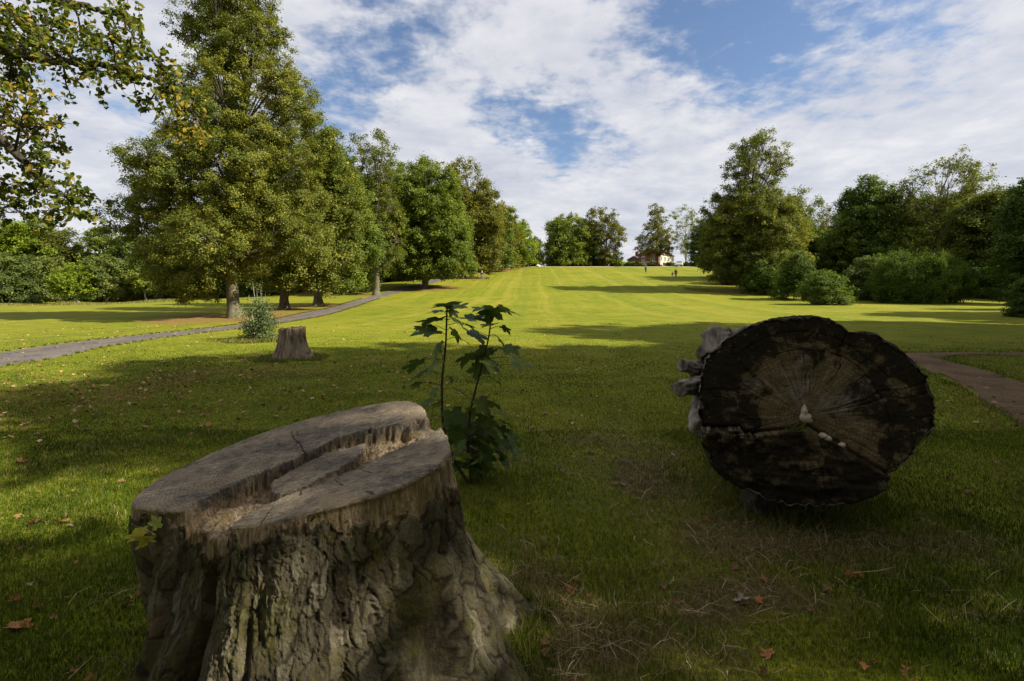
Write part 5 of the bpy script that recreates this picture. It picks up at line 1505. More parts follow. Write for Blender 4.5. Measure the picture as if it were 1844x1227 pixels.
def blades(name, N, d0, d1, hmin, hmax, wbase, seg2, seed):
    rg = np.random.default_rng(seed)
    dd = d0 * (d1 / d0) ** (rg.uniform(size=N) ** .85)
    u = rg.uniform(-1.16, 1.16, N)
    x, y = u * dd + rg.normal(size=N) * .02, dd
    # gather part of the blades into tufts
    cl = rg.uniform(size=N) < .35
    x = np.where(cl, np.round(x / .045) * .045 + rg.normal(size=N) * .009, x)
    y = np.where(cl, np.round(y / .045) * .045 + rg.normal(size=N) * .009, y)
    st_ = straw_mask(x, y)
    keep = ~in_stump(x, y, -.03) & (path_dist(x, y, (1,)) > -.03 + .1 * vn(x * 4, y * 4)) & (path_dist(x, y, (0,)) > 0.02) & (rg.uniform(size=N) > st_ * .8) & (rg.uniform(size=N) > ss(dd, 9, 18.5))
    x, y, dd, st_ = x[keep], y[keep], dd[keep], st_[keep]
    n = len(x)
    z = terrain(x, y)
    hn = .5 + .5 * vn(x * 1.7, y * 1.7, 4) + .55 * np.clip(vn(x * 3.4, y * 3.4, 9), 0, 1) * ss(6 - dd, 0, 4)
    h = (hmin + (hmax - hmin) * np.clip(hn, 0, 1.5)) * rg.uniform(.55, 1.25, n)
    az = rg.uniform(0, 2 * math.pi, n)
    lean = rg.uniform(.15, .9, n)
    dx, dy = np.cos(az) * lean * h, np.sin(az) * lean * h
    az2 = rg.uniform(0, math.pi, n)
    wv = (wbase * (.6 + .35 * dd) * rg.uniform(.7, 1.3, n))
    wx, wy = np.cos(az2) * wv, np.sin(az2) * wv
    tint = np.clip(.50 + .20 * fbm(x * .9, y * .9, 3, 3) + .13 * rg.normal(size=n) + .12 * vn(x * 6, y * 6, 2), 0, .72)
    dry = rg.uniform(size=n) < (.04 + .5 * st_ + .16 * np.clip(fbm(x * 1.6, y * 1.6, 8, 3), 0, 1))
    tint = np.where(dry, rg.uniform(.78, 1, n), tint)
    if seg2:
        V = np.stack([np.stack([x - wx, y - wy, z - .004], -1), np.stack([x + wx, y + wy, z - .004], -1),
                      np.stack([x + dx * .35 + wx * .8, y + dy * .35 + wy * .8, z + h * .62], -1), np.stack([x + dx * .35 - wx * .8, y + dy * .35 - wy * .8, z + h * .62], -1),
                      np.stack([x + dx, y + dy, z + h * .95], -1)], 1).reshape(-1, 3)
        k = np.arange(n)[:, None] * 5
        me = mesh_np(name, V, k + [0, 1, 2, 3], k + [3, 2, 4], False, {'tint': ('FACE', np.concatenate([tint, tint]))})
    else:
        V = np.stack([np.stack([x - wx, y - wy, z - .004], -1), np.stack([x + wx, y + wy, z - .004], -1), np.stack([x + dx, y + dy, z + h], -1)], 1).reshape(-1, 3)
        me = mesh_np(name, V, None, np.arange(n)[:, None] * 3 + [0, 1, 2], False, {'tint': ('FACE', tint)})
    return tag(link(name, me, BLADE), kind='stuff')


tag(blades('grass', 260000, 1.25, 5.5, .018, .048, .0011, True, 31), 'short shaded grass growing round the near stump and the felled trunk', 'grass')
tag(blades('grass', 330000, 4.8, 19.0, .018, .038, .0014, False, 32), 'mown meadow grass between the stumps', 'grass')

# rough unmown grass round the small stump, the bush, the felled trunk and the path edges
rg = np.random.default_rng(55)
xs_, ys_, hs_ = [], [], []
for (x0, y0, r0_, n_k, hh) in [(sx0, sy0, .62, 2600, .10), (bx, by, .75, 2200, .14), (cc[0], cc[1], .86, 0, .1)]:
    a_ = rg.uniform(0, 2 * math.pi, n_k)
    rr3 = r0_ * rg.uniform(.75, 1.35, n_k)
    xs_.append(x0 + rr3 * np.cos(a_)); ys_.append(y0 + rr3 * np.sin(a_)); hs_.append(hh * rg.uniform(.3, 1.2, n_k))
a_ = rg.uniform(-math.pi, math.pi, 9000)
rr3 = np.interp(np.degrees(a_), bd[:, 0], bd[:, 1]) + rg.exponential(.05, 9000) - .01
xs_.append(cc[0] + rr3 * np.cos(a_)); ys_.append(cc[1] + rr3 * np.sin(a_)); hs_.append(rg.uniform(.03, .10, 9000))
f_ = rg.uniform(0, 2.2, 5000)
xs_.append(LOG_C[0] + .35 * f_ + rg.normal(size=5000) * .34 - .1); ys_.append(LOG_C[1] + .15 + f_ + rg.normal(size=5000) * .12); hs_.append(rg.uniform(.03, .12, 5000))
for w_i, n_k in ((0, 16000), (1, 9000)):
    Q = PATHS[w_i]
    Q = Q[(Q[:, 1] > 1) & (Q[:, 1] < 60)]
    k_ = rg.integers(0, len(Q) - 1, n_k)
    T2_ = unit(Q[k_ + 1, :2] - Q[k_, :2])
    sd2 = np.where(rg.uniform(size=n_k) < .5, -1, 1)
    e_ = (Q[k_, 2] + .02 + rg.exponential(.07, n_k) - .10 * np.clip(vn(k_ * .13, sd2 * 3.3), 0, 1)) * sd2
    xs_.append(Q[k_, 0] - T2_[:, 1] * e_); ys_.append(Q[k_, 1] + T2_[:, 0] * e_); hs_.append(rg.uniform(.03, .085, n_k))
x, y, h = np.concatenate(xs_), np.concatenate(ys_), np.concatenate(hs_)
n = len(x)
z = terrain(x, y)
az = rg.uniform(0, math.pi, n)
w_ = .0016 + .00045 * np.hypot(x, y)
ln_ = h * .5
V = np.stack([np.stack([x - w_ * np.cos(az), y - w_ * np.sin(az), z - .01], -1), np.stack([x + w_ * np.cos(az), y + w_ * np.sin(az), z - .01], -1), np.stack([x + rg.normal(size=n) * ln_, y + rg.normal(size=n) * ln_, z + h], -1)], 1).reshape(-1, 3)
tint = np.where(rg.uniform(size=n) < .25, rg.uniform(.78, 1, n), rg.uniform(.2, .68, n))
tag(link('rough_grass', mesh_np('rough_grass', V, None, np.arange(n)[:, None] * 3 + [0, 1, 2], False, {'tint': ('FACE', tint)}), BLADE), 'longer unmown grass along the path edges and round the stumps', 'rough grass', kind='stuff')

# dry stalks
rg = np.random.default_rng(12)
N = 60000
x = rg.uniform(-2.2, 4.2, N)
y = rg.uniform(1.2, 6.2, N)
st_ = straw_mask(x, y)
keep = (rg.uniform(size=N) < st_ * .42 + .012) & ~in_stump(x, y, .0)
x, y = x[keep], y[keep]
n = len(x)
L = rg.uniform(.03, .15, n) * np.where(rg.uniform(size=n) < .05, 1.9, 1)
az = rg.uniform(0, 2 * math.pi, n)
el = np.abs(rg.normal(size=n)) * .28
z = terrain(x, y) + rg.uniform(.004, .03, n)
w_ = rg.uniform(.0006, .0017, n)
dx, dy, dz = np.cos(az) * np.cos(el) * L, np.sin(az) * np.cos(el) * L, np.sin(el) * L
bx_, by_ = -np.sin(az) * w_, np.cos(az) * w_
bend = rg.normal(size=n) * .15 * L
V = np.stack([np.stack([x - bx_, y - by_, z], -1), np.stack([x + bx_, y + by_, z], -1),
              np.stack([x + dx * .5 + bx_ - np.sin(az) * bend, y + dy * .5 + by_ + np.cos(az) * bend, z + dz * .5 + .006], -1), np.stack([x + dx * .5 - bx_ - np.sin(az) * bend, y + dy * .5 - by_ + np.cos(az) * bend, z + dz * .5 + .006], -1),
              np.stack([x + dx + bx_ * .4, y + dy + by_ * .4, z + dz], -1), np.stack([x + dx - bx_ * .4, y + dy - by_ * .4, z + dz], -1)], 1).reshape(-1, 3)
k = np.arange(n)[:, None] * 6
tint = np.clip(rg.normal(.5, .25, n), 0, 1)
m, t, o = new_mat('dry_stalks')
a = t.node('ShaderNodeAttribute', _attribute_name='tint').outputs['Fac']
principled(t, o, t.ramp(a, [(0, (.055, .032, .016)), (.45, (.17, .105, .05)), (.8, (.34, .25, .13)), (1, (.50, .40, .24))]), .7)
tag(link('dry_grass', mesh_np('dry_grass', V, np.concatenate([k + [0, 1, 2, 3], k + [3, 2, 4, 5]]), None, False, {'tint': ('FACE', np.tile(tint, 2))}), m), 'dry straw and dead stalks lying round the stump and the felled trunk', 'dry grass', kind='stuff')


def dead_leaf_mesh(seed, size):
    rg = np.random.default_rng(seed)
    V, q, t_ = maple_leaf(size, .1, .1, rg, seed)
    c = V[:, :2] / size
    c[:, 1] -= .42
    V[:, 1] -= .42 * size
    curl = rg.uniform(.3, 1.3)
    a = rg.uniform(0, math.pi)
    s = c[:, 0] * math.cos(a) + c[:, 1] * math.sin(a)
    s2_ = -c[:, 0] * math.sin(a) + c[:, 1] * math.cos(a)
    V[:, 2] = size * (curl * s ** 2 * .9 - .35 * s2_ ** 2 * rg.uniform(-1, 1) + .08 * vn(c[:, 0] * 4, c[:, 1] * 4, seed))
    V[:, 0] *= (1 - .35 * curl * np.abs(s))
    V[:, 1] *= (1 - .35 * curl * np.abs(s))
    V[:, 2] -= V[:, 2].min() * .8
    return mesh_np('dead_leaf', V, q, t_, True)


DL = [dead_leaf_mesh(40 + i, 1.0) for i in range(7)]
for me in DL:
    me.materials.append(BROWNLEAF)


def dead_leaf(px=None, py=None, x=None, y=None, size=.07, mat=None, seed=0, lab=None, group=None, z=None, tilt=.25):
    rg = np.random.default_rng(900 + seed)
    if px is not None:
        x, y = ground(px, py)
    o_ = bpy.data.objects.new('fallen_leaf', DL[seed % 7])
    C.objects.link(o_)
    if mat is not None:
        o_.material_slots[0].link = 'OBJECT'
        o_.material_slots[0].material = mat
    o_.location = (x, y, (tz(x, y) + .016) if z is None else z)
    o_.scale = (size * .8,) * 3
    o_.rotation_euler = (rg.normal() * tilt, rg.normal() * tilt, rg.uniform(0, 6.28))
    return tag(o_, lab, 'leaf', group)


specials = [(1027, 1071, .075, ORANGELEAF, 'orange brown dead leaf on the grass right of the near stump root'),
            (108, 948, .10, BROWNLEAF, 'large tan dead leaf left of the near stump, biggest on that side'),
            (128, 952, .05, PALELEAF, 'small pale leaf touching the large tan one at the left'),
            (62, 950, .09, BROWNLEAF, 'dark brown curled leaf left of the large tan one'),
            (30, 1140, .12, ORANGELEAF, 'reddish leaf in the sunlit patch at the bottom left'),
            (28, 1088, .06, ORANGELEAF, 'small reddish leaf above the one in the bottom left sunlit patch'),
            (250, 1075, .045, ORANGELEAF, 'small orange leaf close to the left side of the near stump'),
            (1335, 1090, .085, PALELEAF, 'pale crumpled leaf below the felled trunk'),
            (1368, 1086, .05, ORANGELEAF, 'orange leaf beside the pale crumpled one'),
            (1382, 1190, .07, ORANGELEAF, 'upright orange leaf near the bottom edge right of centre'),
            (1376, 1222, .05, BROWNLEAF, 'brown leaf at the very bottom edge below the upright orange one'),
            (1530, 1040, .06, ORANGELEAF, 'brown pair leaf under the right side of the felled trunk'),
            (1545, 1042, .05, ORANGELEAF, 'second leaf of the pair under the right side of the felled trunk'),
            (1375, 1050, .05, BROWNLEAF, 'brown leaf in the straw in front of the felled trunk'),
            (1560, 1215, .05, ORANGELEAF, 'orange leaf at the bottom edge on the right'),
            (1722, 888, .06, PALELEAF, 'pale leaf on the grass right of the felled trunk'),
            (1745, 890, .08, BROWNLEAF, 'brown leaf beside the pale one right of the felled trunk'),
            (1710, 865, .06, BROWNLEAF, 'tan leaf just above the pair right of the felled trunk'),
            (1065, 818, .10, BROWNLEAF, 'brown leaf on the grass between sapling and felled trunk'),
            (40, 835, .11, BROWNLEAF, 'twiggy brown leaf far left in the shaded meadow')]
for i, (px, py, sz, mt, lab) in enumerate(specials):
    dead_leaf(px, py, size=sz, mat=mt, seed=i * 5 + 1, lab=lab, tilt=.9 if 'upright' in lab else .3)
p = on_cut(508, 833)
dead_leaf(x=p[0], y=p[1], size=.055, mat=YLEAF, seed=3, lab='yellow green leaf lying in the split of the near stump', z=p[2] - .055)

GL = 'dead leaves scattered over the shaded grass'
gl_lab = 'small curled brown dead leaf scattered on the shaded grass'
cnt = 0
rg = np.random.default_rng(21)
while cnt < 240:
    dd = 1.9 * (11.5 / 1.9) ** rg.uniform()
    u = rg.uniform(-1.05, 1.05)
    # more leaf fall on the left
    if rg.uniform() > (.95 if u < -.15 else .42):
        continue
    x, y = u * dd, dd
    if in_stump(np.array(x), np.array(y), .05) or abs(x - 2.2) < .7 and 2.8 < y < 7 or float(path_dist(np.array([x]), np.array([y]))[0]) < -.2:
        continue
    r_ = rg.uniform()
    dead_leaf(x=x, y=y, size=rg.uniform(.022, .052) * (1 + .05 * dd), mat=None if r_ < .84 else (ORANGELEAF if r_ < .95 else PALELEAF), seed=100 + cnt, lab=gl_lab, group=GL)
    cnt += 1

# the leaf fall beyond, too many to count
N = 15000
dd = 5 + 22 * rg.uniform(size=N) ** .9
u = rg.uniform(-1.1, 1.1, N)
x, y = u * dd, dd
lit_ = .25 + 1.4 * np.exp(-(((x + 7) / 6) ** 2 + ((y - 9.5) / 5) ** 2)) + .8 * np.exp(-(((x + 14) / 4) ** 2 + ((y - 22) / 8) ** 2)) + .35 * vn(x * .5, y * .5, 2)
keep = rg.uniform(size=N) < lit_ * .55 * np.where(y < 9, 1, .8)
x, y = x[keep], y[keep]
x = np.concatenate([x, rg.normal(bx, .55, 260)])
y = np.concatenate([y, rg.normal(by - .25, .3, 260)])
n = len(x)
P = np.stack([x, y, terrain(x, y) + .022], -1)
nr = unit(np.array([0, 0, 1]) + rg.normal(size=(n, 3)) * .35)
tint = rg.uniform(0, 1, n)
V, _ = leaf_quads(P, nr, rg.uniform(.03, .08, n), tint, rg, .8)
m, t, o = new_mat('leaf_litter')
a = t.node('ShaderNodeAttribute', _attribute_name='tint').outputs['Fac']
principled(t, o, t.ramp(a, [(0, (.07, .03, .012)), (.4, (.20, .09, .03)), (.75, (.33, .17, .06)), (1, (.42, .30, .16))]), .7)
tag(link('leaf_litter', mesh_np('leaf_litter', V, np.arange(len(V)).reshape(-1, 4), None, False, {'tint': ('FACE', tint)}), m), 'countless tiny brown leaves spread over the meadow towards the path', 'leaf litter', kind='stuff')

# tall dry grass fringe before the young belt and under the right-hand trees
N = 26000
f1 = rg.uniform(size=N) < .6
x = np.where(f1, rg.uniform(-82, -42, N), rg.uniform(26, 42, N))
y = np.where(f1, 67.5 + rg.normal(size=N) * .8 + .06 * (x + 60), 74 - (x - 26) * 1.0 + rg.normal(size=N) * 1.0)
h = np.where(f1, rg.uniform(.15, .75, N) * (.45 + .55 * ss(vn(x * .35, 0, 3), -.2, .6)), rg.uniform(.1, .45, N))
z = terrain(x, y)
w_ = .03
az = rg.uniform(0, math.pi, N)
V = np.stack([np.stack([x - w_ * np.cos(az), y - w_ * np.sin(az), z - .02], -1), np.stack([x + w_ * np.cos(az), y + w_ * np.sin(az), z - .02], -1), np.stack([x + rg.normal(size=N) * .12, y + rg.normal(size=N) * .12, z + h], -1)], 1).reshape(-1, 3)
tint = rg.uniform(.55, 1, N)
tag(link('long_grass', mesh_np('long_grass', V, None, np.arange(N)[:, None] * 3 + [0, 1, 2], False, {'tint': ('FACE', tint)}), BLADE), 'uncut dry grass fringe along the foot of the young trees', 'long grass', kind='stuff')


# ------------------------------------------------------------------ people and dog on the field
SKIN = simple_mat('skin', (.45, .28, .20), .6, .05)


def skin_mesh(name, verts, edges, radii, mat, parent, sub=2, root=0):
    me = bpy.data.meshes.new(name)
    me.from_pydata([tuple(v_) for v_ in verts], edges, [])
    o_ = link(name, me, mat, parent)
    md = o_.modifiers.new('skin', 'SKIN')
    md.use_smooth_shade = True
    for i, r_ in enumerate(radii):
        sv = me.skin_vertices[0].data[i]
        sv.radius = (r_, r_) if not hasattr(r_, '__len__') else r_
        sv.use_root = (i == root)
    s_ = o_.modifiers.new('smooth', 'SUBSURF')
    s_.levels = s_.render_levels = sub
    return o_


def person(name, px, py, dd, H, rz, lab, top, legs, hair, step=.16, arms=(.1, -.1), extras=None, group='people out on the field'):
    x = pxw(px, dd)
    z = tz(x, dd)
    k = H / 1.75
    root = empty(name, (x, dd, z), lab, 'person', group, rz)
    J = {}
    J['pel'] = (0, 0, .93)
    J['spi'] = (0, .0, 1.15)
    J['che'] = (0, .01, 1.38)
    J['nek'] = (0, .0, 1.50)
    J['hea'] = (0, -.01, 1.62)
    J['top'] = (0, 0, 1.70)
    for s, sg in (('l', -1), ('r', 1)):
        st2 = step * sg
        J['hip' + s] = (.095 * sg, 0, .90)
        J['kne' + s] = (.10 * sg, -st2 * .6 - .03, .50)
        J['ank' + s] = (.10 * sg, -st2, .09)
        J['toe' + s] = (.11 * sg, -st2 - .15, .03)
        J['sho' + s] = (.19 * sg, .01, 1.42)
        J['elb' + s] = (.25 * sg, .03 + arms[0 if sg < 0 else 1] * .6, 1.14)
        J['wri' + s] = (.26 * sg, -.04 + arms[0 if sg < 0 else 1] * 1.5, .90)
        J['han' + s] = (.26 * sg, -.06 + arms[0 if sg < 0 else 1] * 1.8, .80)
    rad = dict(pel=.13, spi=.115, che=.13, nek=.055, hea=.092, top=.075)
    for s in 'lr':
        rad.update({'hip' + s: .085, 'kne' + s: .055, 'ank' + s: .038, 'toe' + s: .03, 'sho' + s: .058, 'elb' + s: .042, 'wri' + s: .03, 'han' + s: .035})
    names = list(J)
    E = [('pel', 'spi'), ('spi', 'che'), ('che', 'nek'), ('nek', 'hea'), ('hea', 'top')]
    for s in 'lr':
        E += [('pel', 'hip' + s), ('hip' + s, 'kne' + s), ('kne' + s, 'ank' + s), ('ank' + s, 'toe' + s), ('che', 'sho' + s), ('sho' + s, 'elb' + s), ('elb' + s, 'wri' + s), ('wri' + s, 'han' + s)]

    def sub_mesh(nm, keep, grow, mat, sub=2):
        ks = [n_ for n_ in names if n_ in keep]
        vs = [tuple(c * k for c in J[n_]) for n_ in ks]
        es = [(ks.index(a_), ks.index(b_)) for a_, b_ in E if a_ in ks and b_ in ks]
        return skin_mesh(nm, vs, es, [rad[n_] * k * grow + (.012 if grow > 1 else 0) for n_ in ks], mat, root, sub)

    sub_mesh('body', names, 1.0, SKIN)
    sub_mesh('jacket', ['pel', 'spi', 'che', 'shol', 'elbl', 'wril', 'shor', 'elbr', 'wrir'], 1.12, top)
    sub_mesh('trousers', ['pel', 'hipl', 'knel', 'ankl', 'hipr', 'kner', 'ankr'], 1.1, legs)
    hb_ = MB()
    a_, b_ = np.meshgrid(np.linspace(0, 2 * math.pi, 16, endpoint=False), np.linspace(-.35, math.pi / 2, 8))
    P = np.stack([np.cos(b_) * np.cos(a_) * .108, np.cos(b_) * np.sin(a_) * .122 + .015, np.sin(b_) * .12 + 1.655], -1).reshape(-1, 3) * k
    q = (np.arange(7)[:, None] * 16 + np.arange(16)[None, :])
    q2 = (np.arange(7)[:, None] * 16 + ((np.arange(16) + 1) % 16)[None, :])
    hb_.add(P, np.stack([q, q2, q2 + 16, q + 16], -1).reshape(-1, 4))
    hb_.build('hair', hair, root, True)
    return root


cloth = lambda n_, c: simple_mat(n_, c, .85, .2, 12)
DARKC, NAVY, GREYC, JEANS, REDC, PALEC = cloth('black_cloth', (.02, .02, .025)), cloth('navy_cloth', (.03, .035, .06)), cloth('grey_cloth', (.22, .22, .23)), cloth('denim', (.16, .19, .25)), cloth('red_cloth', (.22, .05, .035)), cloth('pale_cloth', (.5, .5, .47))
person('person', 868, 507, 92, 1.68, .4, 'person with fair hair and dark jacket walking a dog on the field', DARKC, JEANS, simple_mat('fair_hair', (.62, .52, .30), .7), .18, (.12, -.1))
person('person', 1163, 493, 112, 1.72, 2.6, 'person in grey top and dark shorts walking before the brick house', GREYC, NAVY, simple_mat('grey_hair', (.2, .17, .14), .7), .15)
person('person', 1217, 506, 97, 1.74, 3.0, 'adult in black clothes standing in the shade beside a child', DARKC, NAVY, simple_mat('black_hair', (.015, .012, .01), .6), .08)
person('person', 1211, 505, 98, 1.15, 2.8, 'small child in red brown top beside the adult in black', REDC, PALEC, simple_mat('brown_hair', (.09, .05, .03), .6), .12)

# dog
dx_, dy_ = pxw(877.5, 92), 92.3
dog = empty('dog', (dx_, dy_, tz(dx_, dy_)), 'small dark dog trotting at the right of the fair-haired walker', 'dog', None, .5)
FUR = simple_mat('dark_fur', (.035, .025, .018), .9, .4, 20)
vs = [(0, 0, .34), (-.20, 0, .36), (.22, 0, .37), (.34, 0, .46), (.43, 0, .53), (.55, 0, .49), (-.34, 0, .42), (-.44, 0, .50)]
es = [(0, 1), (0, 2), (2, 3), (3, 4), (4, 5), (1, 6), (6, 7)]
rd = [.085, .075, .10, .065, .07, .03, .02, .012]
for (bxx, s_, f_) in [(1, -1, 0), (1, 1, 0), (2, -1, 1), (2, 1, 1)]:
    n0 = len(vs)
    X0 = vs[bxx][0]
    sw = .05 * s_ * (1 if f_ else -1)
    if f_:
        vs += [(X0 + .02, .07 * s_, .30), (X0 + .01 + sw, .075 * s_, .17), (X0 + .02 + sw * 1.6, .075 * s_, .02)]
    else:
        vs += [(X0 + .03 + sw, .07 * s_, .27), (X0 - .07 + sw, .075 * s_, .14), (X0 - .03 + sw * 1.5, .075 * s_, .02)]
    es += [(bxx, n0), (n0, n0 + 1), (n0 + 1, n0 + 2)]
    rd += [.05, .026, .022]
skin_mesh('body', vs, es, rd, FUR, dog)
for s_ in (-1, 1):
    mb = MB()
    mb.tube([(.41, .045 * s_, .57), (.395, .07 * s_, .60), (.40, .085 * s_, .54)], [.02, .022, .008], 6)
    mb.build('ear', FUR, dog, True)

# ------------------------------------------------------------------ house beyond the crest
BRICK = None
m, t, o = new_mat('red_brick')
v = t.node('ShaderNodeTexCoord').outputs['Object']
bv = t.node('ShaderNodeCombineXYZ')
sp = t.node('ShaderNodeSeparateXYZ', i0=v)
t.put(bv.inputs[0], t.math('ADD', sp.outputs[0], sp.outputs[1]))
t.put(bv.inputs[1], sp.outputs[2])
bt = t.node('ShaderNodeTexBrick', Vector=bv.outputs[0], Scale=4.0)
bt.inputs['Color1'].default_value = (.22, .075, .045, 1)
bt.inputs['Color2'].default_value = (.16, .05, .035, 1)
bt.inputs['Mortar'].default_value = (.22, .17, .13, 1)
bt.inputs['Mortar Size'].default_value = .015
principled(t, o, t.mix(t.math('MULTIPLY', t.noise(v, .8, 4), .5), bt.outputs[0], (.10, .04, .03)), .85)
BRICK = m
SLATE = simple_mat('slate_roof', (.16, .16, .18), .6, .2, 6)
TILE = simple_mat('red_roof_tiles', (.17, .10, .08), .8, .25, 5)
WHITEW = simple_mat('cream_render', (.46, .40, .31), .8, .06, 2)
TRIM = simple_mat('white_trim', (.72, .70, .66), .6, .05, 2)
GLASS = simple_mat('dark_window_glass', (.03, .035, .04), .08, .2, 1, .5)
c0 = np.array([48.4, 165.0])
LX = np.array([.75, -.66])
org = c0 - 7.3 * LX
hz_ = 9.55
house = empty('house', (org[0], org[1], hz_), 'red brick house with slate roofed wing and white sunlit front beyond the crest', 'house', None, math.atan2(-.66, .75))


def block(name, x0, x1, y0, y1, z0, z1, mat):
    mb = MB()
    mb.box(((x0 + x1) / 2, (y0 + y1) / 2, (z0 + z1) / 2), (x1 - x0, y1 - y0, z1 - z0))
    return mb.build(name, mat, house)


def gable_wall(name, x0, x1, y0, y1, z0, z1, zr, mat):
    mb = MB()
    mb.poly_prism([(x0, z0), (x1, z0), (x1, z1), ((x0 + x1) / 2, zr), (x0, z1)], y0, y1, 1)
    return mb.build(name, mat, house)


gable_wall('wall', 0, 7.3, 0, 12, -1, 5.2, 7.2, BRICK)
gable_wall('wing_wall', -5.2, -.01, 2.2, 8.5, -1, 3.9, 5.0, BRICK)
blk = block('rendered_wall', 7.3, 7.42, 1.0, 11.9, -.8, 5.0, WHITEW)


def roof(name, x0, x1, y0, y1, ze, zr, mat, th_=.18, ov=.35):
    xm = (x0 + x1) / 2
    sl_ = (zr - ze) / (xm - x0)
    mb = MB()
    P = [(x0 - ov, ze - ov * sl_ + .03), (xm, zr + .03), (x1 + ov, ze - ov * sl_ + .03), (x1 + ov, ze - ov * sl_ + th_ + .03), (xm, zr + th_ + .03), (x0 - ov, ze - ov * sl_ + th_ + .03)]
    n0 = mb.n
    V = [(a_, y0 - ov, b_) for a_, b_ in P] + [(a_, y1 + ov, b_) for a_, b_ in P]
    q = [[0, 1, 4, 5], [1, 2, 3, 4], [6, 11, 10, 7], [7, 10, 9, 8], [5, 4, 10, 11], [4, 3, 9, 10], [0, 6, 7, 1], [1, 7, 8, 2], [0, 5, 11, 6], [2, 8, 9, 3]]
    mb.add(V, q)
    return mb.build(name, mat, house)


rf = roof('roof', 0, 7.3, 0, 12, 5.2, 7.2, TILE)
rf2 = roof('wing_roof', -5.2, -.4, 2.2, 8.5, 3.9, 5.0, SLATE)
for (x0, y0, zt2, par) in [(3.65, 3.2, 8.7, rf), (3.65, 9.5, 8.9, rf), (5.6, 11.2, 8.1, rf), (-2.8, 4.4, 6.6, rf2)]:
    mb = MB()
    mb.box((x0, y0, zt2 - 1.3), (.95, .7, 2.6))
    mb.box((x0, y0, zt2 + .05), (1.1, .85, .12))
    for s_ in (-.25, .25):
        mb.tube([(x0 + s_, y0, zt2 + .08), (x0 + s_, y0, zt2 + .45)], [.12, .10], 8)
    mb.build('chimney', BRICK, par)


def window(cx_, cy_, cz_, w_, h_, face):
    """face: 'g' on the gable wall (looking local -y), 's' on the white side (looking local +x)"""
    fr = MB()
    gl = MB()
    if face == 'g':
        y_ = cy_ - .05
        for (dx2, dz2, ww, hh) in [(0, h_ / 2, w_ + .12, .12), (0, -h_ / 2, w_ + .3, .14), (-w_ / 2, 0, .10, h_), (w_ / 2, 0, .10, h_), (0, 0, .07, h_)]:
            fr.box((cx_ + dx2, y_, cz_ + dz2), (ww, .12, hh))
        gl.box((cx_, cy_ - .01, cz_), (w_, .06, h_))
    else:
        x_ = cx_ + .05
        for (dy2, dz2, ww, hh) in [(0, h_ / 2, w_ + .12, .12), (0, -h_ / 2, w_ + .3, .14), (-w_ / 2, 0, .10, h_), (w_ / 2, 0, .10, h_), (0, 0, .07, h_)]:
            fr.box((x_, cy_ + dy2, cz_ + dz2), (.12, ww, hh))
        gl.box((cx_ + .01, cy_, cz_), (.06, w_, h_))
    f_ = fr.build('window', TRIM, house)
    gl.build('pane', GLASS, f_)


window(1.9, 0, 3.9, 1.1, 1.5, 'g')
window(5.2, 0, 3.9, 1.1, 1.5, 'g')
window(-3.0, 2.2, 2.7, .9, 1.1, 'g')
for yy_ in (1.8, 4.6, 7.4, 10.2):
    window(7.42, yy_, 3.8, 1.0, 1.5, 's')
    window(7.42, yy_, .9, 1.3, 1.4, 's')
# bay window with white columns and string course
mb = MB()
mb.box((1.8, -.45, 2.05), (2.9, .95, .3))
mb.box((1.8, -.45, .3), (2.9, .95, .9))
for xx in (.45, 1.35, 2.25, 3.15):
    mb.box((xx, -.84, 1.3), (.22, .14, 1.2))
bay = mb.build('bay_window', TRIM, house)
mb = MB()
mb.box((1.8, -.42, 1.32), (2.6, .7, 1.16))
mb.build('pane', GLASS, bay)
mb = MB()
mb.box((3.65, -.04, 2.72), (7.3, .1, .16))
mb.build('string_course', TRIM, house)
mb = MB()
mb.poly_prism([(7.45, 2.6), (8.3, 2.2), (8.3, 2.1), (7.45, 2.1)], 3.2, 6.0, 1)
mb.build('porch_canopy', TILE, house)

# ------------------------------------------------------------------ parked white car by the crest
cx0, cd0 = pxw(1224, 141.5), 141.5
car = empty('parked_car', (cx0, cd0, tz(cx0, cd0) + .0), 'white car parked on the crest right of the house', 'car', None, 1.15)
WHITEP = simple_mat('white_paint', (.78, .78, .76), .3, .02, 1, .5)
RUB = simple_mat('rubber', (.02, .02, .02), .8, .2, 8)
mb = MB()
prof = [(-2.05, .35), (-2.1, .7), (-2.0, .92), (-1.55, 1.0), (-1.2, 1.42), (.35, 1.46), (.95, 1.0), (1.8, .86), (2.08, .65), (2.08, .35)]
hw = .85
V = [(x_, -hw * (1 if z_2 < 1.05 else .80), z_2) for x_, z_2 in prof] + [(x_, hw * (1 if z_2 < 1.05 else .80), z_2) for x_, z_2 in prof] + [(0, -hw, .7), (0, hw, .7)]
n_p = len(prof)
q = [[i, (i + 1) % n_p, n_p + (i + 1) % n_p, n_p + i] for i in range(n_p)]
t_ = [[2 * n_p, (i + 1) % n_p, i] for i in range(n_p)] + [[2 * n_p + 1, n_p + i, n_p + (i + 1) % n_p] for i in range(n_p)]
mb.add(V, q, t_)
mb.build('body', WHITEP, car)
for s_ in (-1, 1):
    mb = MB()
    mb.add([(-1.25, s_ * .83, 1.03), (.75, s_ * .83, 1.03), (.28, s_ * .71, 1.38), (-1.02, s_ * .71, 1.38)], [[0, 1, 2, 3]])
    mb.build('side_window', GLASS, car)
    for x_ in (-1.3, 1.35):
        mb = MB()
        mb.tube([(x_, s_ * .70, .32), (x_, s_ * .88, .32)], [.32, .32], 20)
        wl_ = mb.build('wheel', RUB, car)
        mb = MB()
        mb.tube([(x_, s_ * .87, .32), (x_, s_ * .895, .32)], [.19, .19], 12)
        mb.build('rim', GREYC, wl_)
mb = MB()
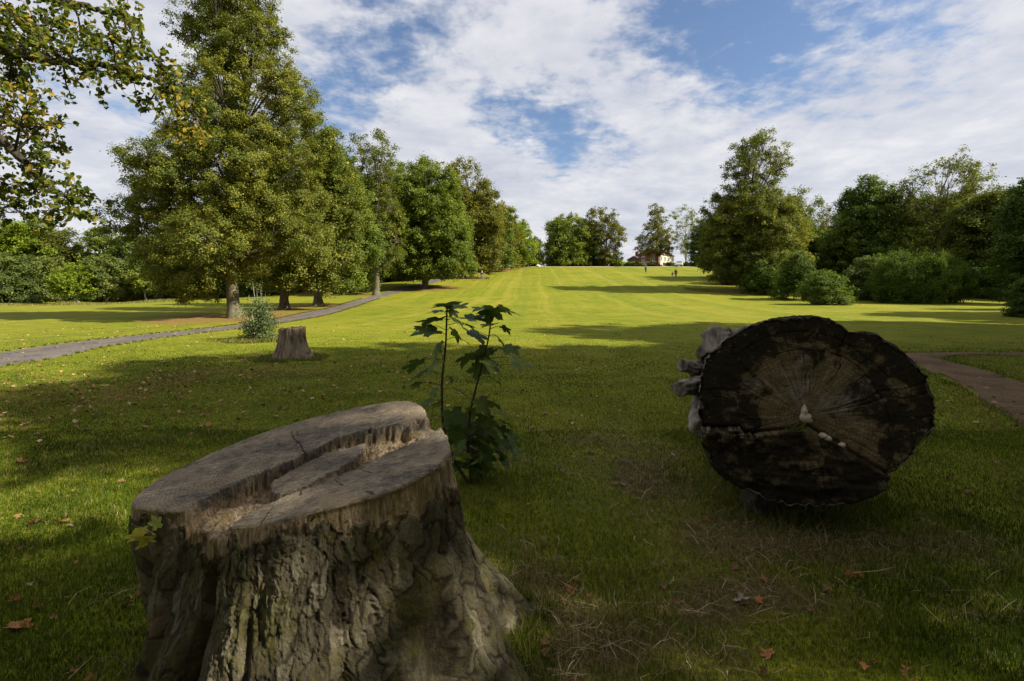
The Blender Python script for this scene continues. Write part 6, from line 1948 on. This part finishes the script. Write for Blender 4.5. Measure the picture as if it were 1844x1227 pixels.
mb.add([(.40, -.66, 1.42), (.40, .66, 1.42), (.93, .78, 1.03), (.93, -.78, 1.03)], [[0, 1, 2, 3]])
mb.build('windscreen', GLASS, car)
mb = MB()
mb.add([(-1.24, -.66, 1.40), (-1.24, .66, 1.40), (-1.55, .78, 1.03), (-1.55, -.78, 1.03)], [[3, 2, 1, 0]])
mb.build('rear_window', GLASS, car)

# pale boulder under the last avenue tree, thin yellow sapling on the crest
bx2, bd2 = pxw(969, 140), 140
k = 18
a_, b_ = np.meshgrid(np.linspace(0, 2 * math.pi, k, endpoint=False), np.linspace(-math.pi / 2, math.pi / 2, 11))
X, Y, Z = np.cos(b_) * np.cos(a_), np.cos(b_) * np.sin(a_), np.sin(b_)
wb = 1 + .3 * vn(X * 1.7 + 5, Y * 1.7, Z * 1.7)
P = np.stack([X * .62 * wb, Y * .5 * wb, Z * .42 * wb + .2], -1).reshape(-1, 3)
q = (np.arange(10)[:, None] * k + np.arange(k)[None, :])
q2 = (np.arange(10)[:, None] * k + ((np.arange(k) + 1) % k)[None, :])
o_ = link('boulder', mesh_np('boulder', P, np.stack([q, q2, q2 + k, q + k], -1).reshape(-1, 4)), simple_mat('pale_stone', (.6, .52, .42), .9, .2, 4))
o_.location = (bx2, bd2, tz(bx2, bd2))
tag(o_, 'pale low boulder at the foot of the last avenue tree on the crest', 'boulder')

yx, yd = pxw(1121, 141), 141
ys = empty('young_sapling', (yx, yd, tz(yx, yd)), 'thin yellow green sapling leaning on the crest left of the house', 'sapling')
mb = MB()
mb.tube([(0, 0, -.1), (-.15, 0, 1.0), (-.45, 0, 2.2)], [.06, .045, .02], 6)
mb.build('stem', BARK_PALE, ys)
rg = np.random.default_rng(4)
P = np.array([-.1, 0, 1.15]) + rg.normal(size=(160, 3)) * [.35, .3, .35]
P[:, 0] -= (P[:, 2] - 1.1) * .4
tint = rg.uniform(.5, 1, 160)
V, _ = leaf_quads(P, unit(rg.normal(size=(160, 3)) + [0, 0, .6]), .22, tint, rg)
link('crown', mesh_np('sapling_leaves', V, np.arange(len(V)).reshape(-1, 4), None, False, {'tint': ('FACE', tint)}), LM['fresh'], ys)
